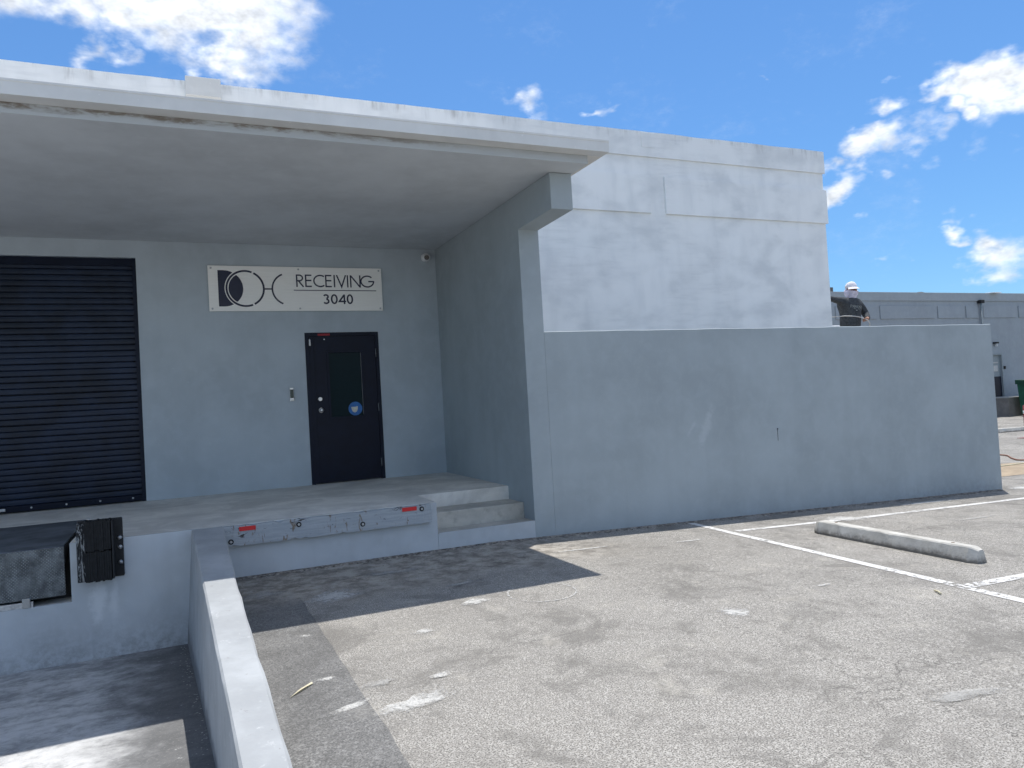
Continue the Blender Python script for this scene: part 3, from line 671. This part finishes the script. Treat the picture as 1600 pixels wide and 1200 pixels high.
# dock bumper
BP = thing('dock_bumper', (-4.4, -.06, .16), 'black laminated rubber dock bumper with steel side plate and bolts', 'bumper')
def lams(z0, z1, name):
    mm = MB(); n = 11; x0, x1 = -4.535, -4.325
    for i in range(n):
        a = x0 + (x1-x0)*i/n; yy = -.165 + random.uniform(-.006, .004); mm.box(a, a+(x1-x0)/n-.0015, yy, -.012, z0+random.uniform(-.006, .006), z1+random.uniform(-.006, .006))
    return mm.build(name, M_black, BP)
lams(.455, .722, 'rubber_pad'); lams(.182, .448, 'rubber_pad')
def worn_rubber():
    s = NT('scraped_rubber'); n = s.noise(1, 5, .75, vec=s.scale((30, 30, 5)), dist=.8)
    c = s.mix(s.ramp(n, .5, .62), (.015, .016, .018), (.36, .38, .39)); s.bump(n, .5, .006); return s.fin(c, .8)
m = MB(); m.prism([(-.10, .178), (-.0115, .178), (-.0115, .70), (-.05, .69), (-.095, .60)], -4.605, -4.5375, 'x')
tag(m.build('scraped_pad', worn_rubber(), BP), 'pad scraped pale by trucks')
MB().prism([(-4.318, -.17), (-4.306, -.17), (-4.306, -.024), (-4.235, -.024), (-4.235, -.0005), (-4.318, -.0005)], .19, .715, 'z').build('side_plate', M_dark, BP, .002)
MB().box(-4.60, -4.24, -.011, -.0005, .18, .72).build('back_plate', M_dark, BP)
for z in (.31, .45, .535): MB().ball((-4.262, -.026, z), .020, 12, 8, sy=.7).build('bolt', M_galv, BP)

# ---------------------------------------------------------------- sign
SX, SZ, SW, SH = -3.288, 3.056, 2.418, .634
SG = thing('receiving_sign', (SX+SW/2, D-.02, SZ), 'silver RECEIVING 3040 sign with a navy emblem above the door', 'sign')
MB().box(SX, SX+SW, D-.03, D-.014, SZ, SZ+SH).build('panel', M_alu, SG, .002)
sy = D-.0325
def ribbon(mm, pts, wd, closed=False, y=None, th=.002):
    y = sy if y is None else y; n = len(pts); Lp, Rp = [], []
    for i in range(n):
        p = Vector(pts[i]); a = Vector(pts[i-1]) if (i > 0 or closed) else None; b = Vector(pts[(i+1) % n]) if (i < n-1 or closed) else None
        d1 = (p-a).normalized() if a is not None else None; d2 = (b-p).normalized() if b is not None else None
        if d1 is None: d1 = d2
        if d2 is None: d2 = d1
        t = (d1+d2)
        if t.length < 1e-4: t = d1.copy()
        t.normalize(); nn = Vector((-t.y, t.x)); k = wd/2/max(.35, abs(nn.dot(Vector((-d1.y, d1.x))))); Lp.append(p+nn*k); Rp.append(p-nn*k)
    o = []
    for yy in (y, y+th): o += [(SX+q.x, yy, SZ+q.y) for q in Lp] + [(SX+q.x, yy, SZ+q.y) for q in Rp]
    fs = []; m_ = n if closed else n-1
    for i in range(m_):
        j = (i+1) % n; fs += [(i, j, n+j, n+i), (2*n+i, 2*n+j, 3*n+j, 3*n+i), (i, j, 2*n+j, 2*n+i), (n+i, n+j, 3*n+j, 3*n+i)]
    mm.add(o, fs); return mm
def arc(cx, cz, rx, rz, a0, a1, n=24): return [(cx+rx*math.cos(math.radians(a0+(a1-a0)*i/n)), cz+rz*math.sin(math.radians(a0+(a1-a0)*i/n))) for i in range(n+1)]
fu = lambda x, y: ((x-75-17*(y-57)/380)/1438*SW, SH-(y-57-30*(x-75)/1438*(1-(y-57)/380)*1.0)/(379-31*(x-75)/1438)*SH)
# emblem: solid letter D, ring with two gaps, bar and open arc
cz = SH*.5; dR = .252; dx0 = .125; dxc = .198
dpts = [(dx0, cz-dR), (dx0, cz+dR), (dxc, cz+dR)] + arc(dxc, cz, dR, dR, 90, -90, 36)[1:]
# D is cut by the pale outline of the ring: build it as outside part and inside part
rc, rR, rwid, gap = (.478, cz), .246, .026, .013
def inside(p, r): return (p[0]-rc[0])**2+(p[1]-rc[1])**2 < r*r
outer = MB(); inner = MB(); ny = 120
def xD(z): 
    q = dR*dR-(z-cz)**2; return dxc+math.sqrt(max(0, q))
def strip(mm, rows):
    for (za, a0, a1), (zb, b0, b1) in zip(rows, rows[1:]):
        if abs(zb-za) > .01: continue
        mm.add([(SX+a0, sy, SZ+za), (SX+a1, sy, SZ+za), (SX+b1, sy, SZ+zb), (SX+b0, sy, SZ+zb)], [(0, 1, 2, 3)])
ro, ri = rR+rwid/2+gap, rR-rwid/2-gap
rows_o, rows_i = [], []
for i in range(ny+1):
    z = cz-dR+2*dR*i/ny; xr = xD(z); dz = abs(z-cz)
    lim = rc[0]-math.sqrt(max(0, ro*ro-dz*dz)) if dz < ro else 9
    rows_o.append((z, dx0, max(dx0+.001, min(xr, lim))))
    if dz < ri:
        a = rc[0]-math.sqrt(ri*ri-dz*dz)
        if xr > a: rows_i.append((z, a, xr))
strip(outer, rows_o); strip(inner, rows_i)
EM = outer.build('emblem', M_ink, SG); inner.build('emblem_crescent', M_ink, EM)
mm = MB(); ribbon(mm, arc(*rc, rR, rR, 68, 292, 60), rwid); ribbon(mm, arc(*rc, rR, rR, -62, 62, 40), rwid); mm.build('emblem_ring', M_ink, EM)
cxx = .478+rR+.115+.225
mm = MB(); ribbon(mm, [(.478+rR+.01, cz-.004), (.478+rR+.118, cz-.004)], .020); mm.build('emblem_bar', M_ink, EM)
mm = MB(); ribbon(mm, arc(cxx, cz-.004, .225, .225, 112, 248, 36), .022); mm.build('emblem_arc', M_ink, EM)
def letter(strokes, wd):
    mm = MB()
    for i, q in enumerate(strokes): ribbon(mm, q, wd, y=sy-.0003*i)
    return mm.build('letter', M_ink, SG)
lz0, lz1 = SH*.545, SH*.83; h = lz1-lz0; U = lambda x: (x-78)/1440*SW
w0 = .0195
def E_(a, b): return [[(a, lz0), (a, lz1)], [(a, lz1-w0/2), (b, lz1-w0/2)], [(a, lz0+h*.53), (b-.004, lz0+h*.53)], [(a, lz0+w0/2), (b, lz0+w0/2)]]
a, b = U(781), U(835)
letter([[(a, lz0), (a, lz1)], [(a, lz1-w0/2), (a+.035, lz1-w0/2)] + arc(a+.038, lz1-w0/2-h*.225, h*.225*1.05, h*.225, 88, -88, 16) + [(a, lz1-w0/2-h*.45)], [(a+.022, lz1-h*.5), (b, lz0)]], w0)
letter(E_(U(856), U(905)), w0)
c = U(978); letter([arc(c, lz0+h/2, h*.5, h*.5-w0/2, 52, 308, 36)], w0)
letter(E_(U(1026), U(1075)), w0); x = U(1099); letter([[(x, lz0), (x, lz1)]], w0)
letter([[(U(1120), lz1), (U(1160), lz0+.006), (U(1198), lz1)]], w0)
x = U(1214); letter([[(x, lz0), (x, lz1)]], w0)
a, b = U(1241), U(1323); letter([[(a, lz0), (a, lz1)], [(a+.002, lz1-.006), (b-.002, lz0+.006)], [(b, lz0), (b, lz1)]], w0)
c = U(1388); letter([arc(c, lz0+h/2, h*.52, h*.5-w0/2, 45, 360, 40) + [(c+.016, lz0+h/2)]], w0)
mm = MB(); ribbon(mm, [(U(753), SH*.47), (U(1464), SH*.47)], .011); mm.build('rule_line', M_ink, SG)
nz0, nz1 = SH*.155, SH*.385; h2 = nz1-nz0; w1 = .023
def dig0(x0, x1): return [arc((x0+x1)/2, (nz0+nz1)/2, (x1-x0)/2-w1/2, h2/2-w1/2, 0, 360, 40)]
x0, x1 = U(996), U(1047)
letter([arc((x0+x1)/2-.004, nz0+h2*.745, .031, h2*.255-w1/2, 155, -80, 20), arc((x0+x1)/2-.002, nz0+h2*.285, .036, h2*.285-w1/2, 85, -150, 24)], w1)
letter(dig0(U(1061), U(1120)), w1)
x0, x1 = U(1129), U(1192)
letter([[(x0+.082, nz0), (x0+.082, nz1-.004)], [(x0+.079, nz1-.012), (x0+.008, nz0+h2*.27), (x1, nz0+h2*.27)]], w1)
letter(dig0(U(1198), U(1254)), w1)
for x in (.04, SW/2, SW-.04):
    for z in (.035, SH-.035):
        MB().cyl((SX+x, D-.038, SZ+z), (SX+x, D-.0301, SZ+z), .012, .014, 12).build('screw', M_galv, SG)

# camera and keypad
SC = thing('security_camera', (-.162, D-.05, 3.83), 'small white turret security camera high in the corner', 'camera')
MB().cyl((-.162, D-.045, 3.877), (-.162, D-.0005, 3.877), .062, .066, 24).build('base', M_whitep, SC)
MB().ball((-.162, D-.075, 3.872), .064, 24, 14).build('ball', M_whitep, SC)
dv = Vector((-.22, -1, -.28)).normalized(); c0 = Vector((-.162, D-.075, 3.872))
MB().cyl(c0+dv*.048, c0+dv*.064, .040, .036, 20).build('lens', M_gloss, SC)
KP = thing('access_keypad', (-2.253, D, 1.768), 'small black and silver entry keypad beside the door', 'keypad')
MB().box(-2.283, -2.225, D-.022, D-.0005, 1.768, 1.962).build('housing', M_steel, KP, .004)
MB().box(-2.278, -2.230, D-.026, D-.0222, 1.812, 1.935).build('screen', M_gloss, KP, .002)
MB().cyl((-2.254, D-.030, 1.79), (-2.254, D-.0222, 1.79), .013, n=14).build('button', M_whitep, KP)

# wheel stop
M_rust = simple('rusty_pin', (.12, .07, .045), .9)
def wheel_stop(name, c, ang, length, label, zc):
    mm = MB(); rr = random.Random(int(c[0]*10)); n = 26; vs = []
    ca, sa = math.cos(ang), math.sin(ang)
    for i in range(n+1):
        t = -length/2 + length*i/n; e = max(0, abs(t)-(length/2-.07))/.07
        hw, tw, hh = .095-.035*e, .062-.030*e, .142-.02*e
        j = lambda s=.003: rr.uniform(-s, s)
        prof = [(-hw+j(), -.002), (-hw+j(), .025+j()), (-tw+j(), hh-.01+j()), (-tw+.012, hh+j()), (tw-.012, hh+j()), (tw+j(), hh-.012+j()), (hw+j(), .025), (hw, -.002)]
        if .25*length < t < .36*length: prof[0] = (-hw+.03, -.002); prof[1] = (-hw+.012, .032)
        for p, q in prof:
            x, y = c[0]+p*ca-t*sa, c[1]+p*sa+t*ca; vs.append((x, y, zg(x)+q))
    fs = []
    for i in range(n):
        for q in range(8): fs.append((8*i+q, 8*i+(q+1) % 8, 8*i+8+(q+1) % 8, 8*i+8+q))
    fs += [tuple(range(8)), tuple(8*n+7-q for q in range(8))]
    mm.add(vs, fs); o = tag(mm.build(name, M_stop), label, 'wheel stop', zc)
    for t in (-length*.36, length*.36):
        x, y = c[0]-t*sa, c[1]+t*ca; MB().cyl((x, y, zg(x)+.138), (x, y, zg(x)+.1455), .016, n=12).build('anchor_pin', M_rust, o)
    return o
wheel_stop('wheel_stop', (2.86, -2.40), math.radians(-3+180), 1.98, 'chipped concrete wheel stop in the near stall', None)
wheel_stop('wheel_stop', (22.6, 8.75), math.radians(88), 1.9, 'pale concrete wheel stop far off beside the red post', None)

# litter
m = MB(); m.add([(-3.20, -3.50, .010), (-3.13, -3.40, .012), (-3.055, -3.335, .016), (-3.05, -3.35, .012), (-3.12, -3.425, .018)], [(0, 1, 4), (1, 2, 3, 4)])
m.add([(-3.20, -3.50, .006), (-3.13, -3.40, .0075), (-3.055, -3.335, .011), (-3.05, -3.35, .008), (-3.12, -3.425, .008)], [(0, 4, 1), (1, 4, 3, 2)])
tag(m.build('dry_leaf', M_leaf), 'narrow dry straw coloured leaf on the dark asphalt strip', 'leaf')
tw = MB().tube([(1.555, -3.86, zg(1.5)+.008), (1.53, -3.91, zg(1.5)+.014), (1.50, -3.95, zg(1.5)+.010)], .008, 6)
tag(tw.build('twig', M_leaf), 'short pale twig on the asphalt by the white line', 'twig')

# ---------------------------------------------------------------- painter on scaffold
DK = 1.83
SF = thing('scaffold', (9.4, 3.75, zg(9.4)), 'pale metal scaffold tower behind the yard wall', 'scaffold')
for x in (8.42, 10.2):
    for y in (3.45, 4.35):
        MB().tube([(x, y, zg(x)), (x, y, 2.86 if y > 4 else DK+.02)], .022).build('post', M_whitep, SF)
    MB().tube([(x, 3.45, .4), (x, 4.35, .4)], .018).build('brace', M_whitep, SF); MB().tube([(x, 3.45, 1.3), (x, 4.35, 1.3)], .018).build('brace', M_whitep, SF)
for y in (3.45, 4.35): MB().tube([(8.42, y, DK-.03), (10.2, y, DK-.03)], .022).build('ledger', M_whitep, SF)
MB().tube([(8.42, 4.35, 2.84), (10.2, 4.35, 2.84)], .022).build('guard_rail', M_whitep, SF)
for i in range(3): MB().box(8.38, 10.24, 3.44+.31*i, 3.735+.31*i, DK-.008, DK+.03).build('plank', M_wood, SF, .004)

def skin(name, chains, mat, parent, sub=2, root=0):
    vs, es, rs, idx = [], [], [], {}
    def vid(p, r):
        k = tuple(round(q, 4) for q in p)
        if k not in idx: idx[k] = len(vs); vs.append(p); rs.append(r)
        return idx[k]
    for ch in chains:
        ids = [vid(p, r) for p, r in ch]; es += list(zip(ids, ids[1:]))
    me = bpy.data.meshes.new(name); me.from_pydata(vs, es, []); o = bpy.data.objects.new(name, me); link(o, parent); me.materials.append(mat)
    md = o.modifiers.new('skin', 'SKIN'); md.use_smooth_shade = True
    for i, r in enumerate(rs):
        sv = me.skin_vertices[0].data[i]; sv.radius = r if isinstance(r, tuple) else (r, r); sv.use_root = (i == root)
    sb = o.modifiers.new('sub', 'SUBSURF'); sb.levels = sub; sb.render_levels = sub
    return o
px, py, pz = 9.33, 3.62, DK+.03
PR = thing('person', (px, py, pz), 'person in charcoal sweatshirt and pale head covering reaching to the white wall', 'person')
PR.scale = (1.10, 1.06, 1.02)
V = lambda x, y, z: (px+x, py+y, pz+z)
pel = (V(0, 0, .95), .11); hipL, hipR = (V(.10, 0, .90), .085), (V(-.10, 0, .90), .085)
head = [(V(.03, -.02, 1.50), .058), (V(.04, -.05, 1.58), .075), (V(.04, -.06, 1.68), .098), (V(.04, -.05, 1.755), .075)]
shL, shR = (V(.20, -.01, 1.40), .07), (V(-.20, -.02, 1.41), .07)
elL, wrL, hdL = (V(.38, -.04, 1.13), .046), (V(.20, -.25, 1.01), .032), (V(.13, -.28, .99), (.04, .026))
elR, wrR, hdR = (V(-.42, -.06, 1.43), .046), (V(-.66, -.12, 1.46), .032), (V(-.74, -.13, 1.47), (.04, .026))
kneeL, ankL = (V(.12, -.02, .50), .065), (V(.12, .02, .09), .045)
kneeR, ankR = (V(-.12, -.03, .50), .065), (V(-.13, .02, .09), .045)
spine = [pel, (V(.01, 0, 1.12), .11), (V(.02, .0, 1.32), .125), head[0]]
def fingers(wr, d, up, out):
    d = Vector(d).normalized(); up = Vector(up).normalized(); out = Vector(out).normalized(); res = []; b = Vector(wr[0])
    for i, ln in enumerate((.075, .085, .08, .065)):
        k = b + d*.03 + up*(.026-.017*i); res.append([(tuple(b), wr[1]), (tuple(k), .009), (tuple(k+d*ln*.5+out*.012), .0085), (tuple(k+d*ln*.7+out*.045), .008)])
    k = b - d*.02 + up*.035; res.append([(tuple(b), wr[1]), (tuple(k), .010), (tuple(k+d*.04+out*.035), .009)])
    return res
body = [spine + head[1:], [(V(.02, .0, 1.32), .125), shL, elL, wrL, hdL], [(V(.02, .0, 1.32), .125), shR, elR, wrR, hdR], [pel, hipL, kneeL, ankL, (V(.13, -.12, .05), .035)], [pel, hipR, kneeR, ankR, (V(-.14, -.12, .05), .035)]]
body += fingers(hdL, (-.9, -.3, -.1), (0, -.2, 1), (-.2, .9, -.2)) + fingers(hdR, (-1, -.1, .1), (0, 0, 1), (0, -1, -.3))
skin('body', body, M_skin, PR)
def fat(ch, k): return [(p, tuple(q*k for q in r) if isinstance(r, tuple) else r*k) for p, r in ch]
SHIRT = [fat([(V(0, 0, .80), .16), (V(0, 0, .93), .165), (V(.01, -.01, 1.06), .165), (V(.01, -.01, 1.20), .165), (V(.02, 0, 1.34), .165), (V(.03, -.01, 1.44), .095), (V(.03, -.02, 1.49), .075)], 1.24),
         [(V(.02, 0, 1.34), .178), (V(.205, -.01, 1.385), .095), (V(.32, -.02, 1.27), .080), (V(.385, -.04, 1.13), .074), (V(.30, -.15, 1.06), .060), (V(.215, -.235, 1.015), .048)],
         [(V(.02, 0, 1.34), .178), (V(-.205, -.02, 1.405), .095), (V(-.32, -.04, 1.425), .075), (V(-.42, -.06, 1.43), .068), (V(-.54, -.09, 1.445), .056), (V(-.63, -.115, 1.458), .047)]]
sh = skin('sweatshirt', SHIRT, M_shirt, PR)
skin('trousers', [[(V(0, 0, 1.0), .15), (V(0, 0, .93), .155), (V(.105, 0, .86), .115), (V(.12, -.02, .50), .085), (V(.12, .01, .10), .075)], [(V(0, 0, .93), .155), (V(-.105, 0, .86), .115), (V(-.12, -.03, .50), .085), (V(-.13, .01, .10), .075)]], M_pants, PR)
for s_, x in ((1, .12), (-1, -.13)): skin('boot', [[(V(x, .05, .05), .045), (V(x, -.03, .05), .05), (V(x+.01*s_, -.12, .04), .045), (V(x+.015*s_, -.19, .032), .035)]], M_shoe, PR)
skin('neck_gaiter', [[(V(.03, -.02, 1.43), .105), (V(.035, -.035, 1.50), .100), (V(.04, -.06, 1.575), .105), (V(.04, -.066, 1.615), .112)], [(V(.04, -.06, 1.575), .105), (V(.05, .02, 1.60), .11), (V(.05, .035, 1.70), .095)]], M_cloth, PR)
cap = skin('cap', [[(V(.045, -.035, 1.655), .117), (V(.045, -.04, 1.71), .120), (V(.045, -.03, 1.775), .098), (V(.045, -.02, 1.805), .05)]], simple('white_cap_cloth', (.74, .73, .78), .9, 0, .2, .1, 14, .3), PR)
m = MB(); n = 12; vs = []
for i in range(n+1):
    a = math.radians(195+110*i/n); vs += [V(.045+.112*math.cos(a), -.045+.112*math.sin(a), 1.685), V(.030+.135*math.cos(a), -.06+.165*math.sin(a), 1.640)]
m.add(vs, [(2*i, 2*i+1, 2*i+3, 2*i+2) for i in range(n)]); pk = m.build('peak', bpy.data.materials['white_cap_cloth'], PR)
md = pk.modifiers.new('s', 'SOLIDIFY'); md.thickness = .006
for sx in (-.028, .028): MB().ball(V(.04+sx-.01, -.158, 1.645), .012, 10, 6).build('eye', M_gloss, PR)
MB().ball(V(.03, -.170, 1.622), .020, 12, 8, sz=1.4).build('nose', M_skin, PR)
# lettering on the chest
GL = {'P': [[(0, 0), (0, 1), (.5, 1), (.6, .75), (.5, .5), (0, .5)]], 'A': [[(0, 0), (.32, 1), (.64, 0)], [(.14, .35), (.5, .35)]], 'R': [[(0, 0), (0, 1), (.5, 1), (.6, .75), (.5, .5), (0, .5)], [(.25, .5), (.6, 0)]],
      'D': [[(0, 0), (0, 1), (.4, 1), (.62, .7), (.62, .3), (.4, 0), (0, 0)]], 'I': [[(.1, 0), (.1, 1)]], 'S': [[(0, .1), (.35, 0), (.55, .2), (.45, .45), (.1, .58), (.03, .82), (.25, 1), (.55, .9)]], 'E': [[(.5, 0), (0, 0), (0, 1), (.5, 1)], [(0, .5), (.4, .5)]]}
m = MB(); xx = -.135; hgt = .052
def chest_y(x, z): return py - .25
for ch in 'PARADISE':
    wd = .03 if ch != 'I' else .012
    for q in GL[ch]:
        o_ = len(m.v)
        pts = [(px + xx + a*.050 - SX, pz + 1.255 + b*hgt - .10*(xx+a*.05+.13) - SZ) for a, b in q]; ribbon(m, pts, .009, y=chest_y(0, 0))
    xx += .040 if ch != 'I' else .020
ribbon(m, [(px-.08-SX, pz+1.235-SZ), (px+.06-SX, pz+1.215-SZ)], .008, y=chest_y(0, 0)); ribbon(m, [(px-.03-SX, pz+1.195-SZ), (px+.00-SX, pz+1.192-SZ)], .018, y=chest_y(0, 0))
lt = m.build('chest_lettering', M_print, PR)
sw = lt.modifiers.new('wrap', 'SHRINKWRAP'); sw.target = sh; sw.wrap_method = 'PROJECT'; sw.use_project_y = True; sw.use_positive_direction = True; sw.use_negative_direction = True; sw.offset = .004
HS = MB().tube([V(-.85, .25, 1.04), V(-.6, .0, 1.10), V(-.35, -.20, 1.10), V(-.15, -.26, 1.085), V(.0, -.28, 1.06), V(.08, -.30, 1.02), V(.13, -.335, .99), V(.18, -.34, .93), V(.24, -.25, .6), V(.30, -.12, .15), V(.42, .1, .012), V(.62, .35, .012)], .010)
tag(HS.build('paint_hose', M_hose), 'thin pale spray hose held across the painter\'s waist', 'hose')

# ---------------------------------------------------------------- far building
FY = 17.0; FZ = -.62
F = thing('far_warehouse', (35, FY, -.58), 'long pale grey warehouse with framed wall panels across the lot', 'building')
m = MB(); dx0_, dx1_, dz0_, dz1_ = 34.05, 34.98, .385, 2.535
m.box(12, dx0_, FY, FY+.3, FZ, 5.32).box(dx1_, 75, FY, FY+.3, FZ, 5.32).box(dx0_, dx1_, FY, FY+.3, dz1_, 5.32).box(dx0_, dx1_, FY, FY+.3, FZ, dz0_)
m.build('front_wall', M_farwall, F); MB().box(12, 75, FY-.05, FY+.3, 5.32, 5.73).build('parapet_band', M_fartrim, F, .01)
MB().box(12, 75, FY+.3, FY+22, FZ, 5.25).build('rear_block', M_farwall, F)
for a, b in ((14.5, 18.6), (18.9, 20.4), (20.7, 23.3), (23.6, 26.15), (26.44, 30.15), (30.42, 32.36), (32.5, 33.42), (33.82, 36.4), (36.65, 40.2), (40.5, 44.2), (44.5, 47), (47.3, 52)):
    MB().box(a, b, FY-.045, FY-.0005, 4.46, 5.07).build('wall_panel', M_farwall, F, .006)
MB().cyl((33.56, FY-.12, .3), (33.56, FY-.12, 5.2), .055, n=10).build('downspout', M_fardoor, F); MB().box(33.42, 33.70, FY-.22, FY-.02, 5.2, 5.36).build('rain_head', M_dark, F, .01)
dr = MB().box(dx0_, dx1_, FY+.06, FY+.1, dz0_, dz1_).build('service_door', M_fardoor, F)
MB().box(dx0_+.05, dx1_-.03, FY+.04, FY+.0595, dz0_+.01, 1.43).build('lower_panel', M_navy, dr); MB().box(34.42, 34.75, FY+.045, FY+.0595, 1.7, 2.0).build('door_notice', M_galv, dr); MB().box(34.4, 34.8, FY+.045, FY+.0595, 2.12, 2.18).build('door_vent', M_galv, dr)
m = MB().box(dx1_, dx1_+.07, FY-.04, FY-.0005, dz0_, dz1_+.07).box(dx0_-.07, dx0_, FY-.04, FY-.0005, dz0_, dz1_+.07).box(dx0_, dx1_, FY-.04, FY-.0005, dz1_, dz1_+.07); m.build('door_frame', M_fardoor, F)
MB().box(34.42, 34.62, FY-.20, FY-.0005, 3.12, 3.2).build('wall_light', M_dark, F); MB().cyl((34.53, FY-.12, 2.98), (34.53, FY-.12, 3.119), .05, .07, 12).build('lamp_glass', M_whitep, F)
MB().box(35.14, 35.24, FY-.06, FY-.0005, 1.80, 1.95).build('card_reader', M_dark, F)
MB().box(33.6, 38.5, FY-1.1, FY-.001, FZ, .34).build('landing', concrete('landing_concrete', (.24, .225, .21), .4), F); MB().box(33.6, 38.5, FY-1.12, FY-.001, .3405, .38).build('landing_top', M_pale, F, .005)
m = MB(); m.ball((30.0, FY+.6, 5.6), .42, 16, 8, sz=.62); m.build('roof_vent', M_dark, F); MB().box(23.3, 23.68, FY+.1, FY+.35, 5.73, 5.95).build('roof_vent', simple('brown_vent', (.12, .11, .10), .7), F)
MB().prism([(FY-.3, 5.70), (FY+.2, 5.735), (FY+.2, 5.78), (FY-.3, 5.74)], 34.4, 34.95, 'x').build('flood_light', M_whitep, F, .01)

# dumpster
DU = thing('dumpster', (34.95, 14.5, zg(33)), 'dark green dumpster beside the far warehouse landing', 'dumpster')
zb = zg(33)
m = MB(); m.add([(33.90, 14.1, zb+.12), (35.85, 14.1, zb+.12), (35.85, 15.5, zb+.12), (33.90, 15.5, zb+.12), (33.80, 13.95, 1.0), (35.95, 13.95, 1.0), (35.95, 15.55, 1.0), (33.80, 15.55, 1.0)], [(0, 3, 2, 1), (4, 5, 6, 7), (0, 1, 5, 4), (1, 2, 6, 5), (2, 3, 7, 6), (3, 0, 4, 7)]); m.build('bin_body', M_green, DU, .01)
MB().prism([(13.88, 1.0005), (15.6, 1.0005), (15.6, 1.22), (13.88, 1.10)], 33.73, 36.02, 'x').build('lid', simple('black_green_lid', (.008, .055, .032), .5), DU, .01)
for x in (34.05, 34.55, 35.05, 35.65): MB().box(x, x+.06, 13.93, 14.02, zb+.2, .98).build('rib', M_green, DU)
MB().box(33.75, 36.00, 13.9, 13.98, .62, .72).build('lift_channel', M_green, DU)
for x in (34.10, 35.65):
    for y in (14.25, 15.3): MB().cyl((x-.03, y, zb+.075), (x+.03, y, zb+.075), .075, n=14).build('wheel', M_black, DU)

# red post, hose and cable on the lot
zb = zg(19.6)
RP = thing('bollard', (19.66, 6.5, zb), 'maroon steel post with white band at the right edge', 'bollard')
MB().cyl((19.66, 6.5, zb+.015), (19.66, 6.5, zb+.98), .085, n=20).ball((19.66, 6.5, zb+.98), .085, 20, 8, sz=.4).build('post', M_maroon, RP)
MB().cyl((19.66, 6.5, zb+.74), (19.66, 6.5, zb+.84), .0875, n=20).build('white_band', M_whitep, RP); MB().box(19.45, 19.87, 6.3, 6.7, zb, zb+.014).build('base_plate', M_maroon, RP)
def ground_cord(name, pts, r, mat, label):
    q = []
    for i in range(len(pts)-1):
        for k in range(5):
            t = k/5; p0 = Vector(pts[max(i-1, 0)]); p1 = Vector(pts[i]); p2 = Vector(pts[i+1]); p3 = Vector(pts[min(i+2, len(pts)-1)])
            p = .5*((2*p1)+(p2-p0)*t+(2*p0-5*p1+4*p2-p3)*t*t+(3*p1-p0-3*p2+p3)*t**3); q.append((p.x, p.y, zg(p.x)+r+.002))
    tag(MB().tube(q, r, 6).build(name, mat), label, 'hose')
ground_cord('air_hose', [(11.5, 4.6), (13.0, 4.2), (13.9, 3.6), (13.2, 2.9), (13.0, 2.5), (14.5, 2.3), (17, 2.6)], .016, M_orange, 'dark brown hose curling over the asphalt past the yard wall')
ground_cord('extension_cord', [(9.6, 3.3), (10.8, 2.3), (11.68, 2.12), (12.5, 2.15), (14.5, 2.0), (17, 1.4)], .012, M_leaf, 'thin tan cord across the sandy ground past the yard wall')
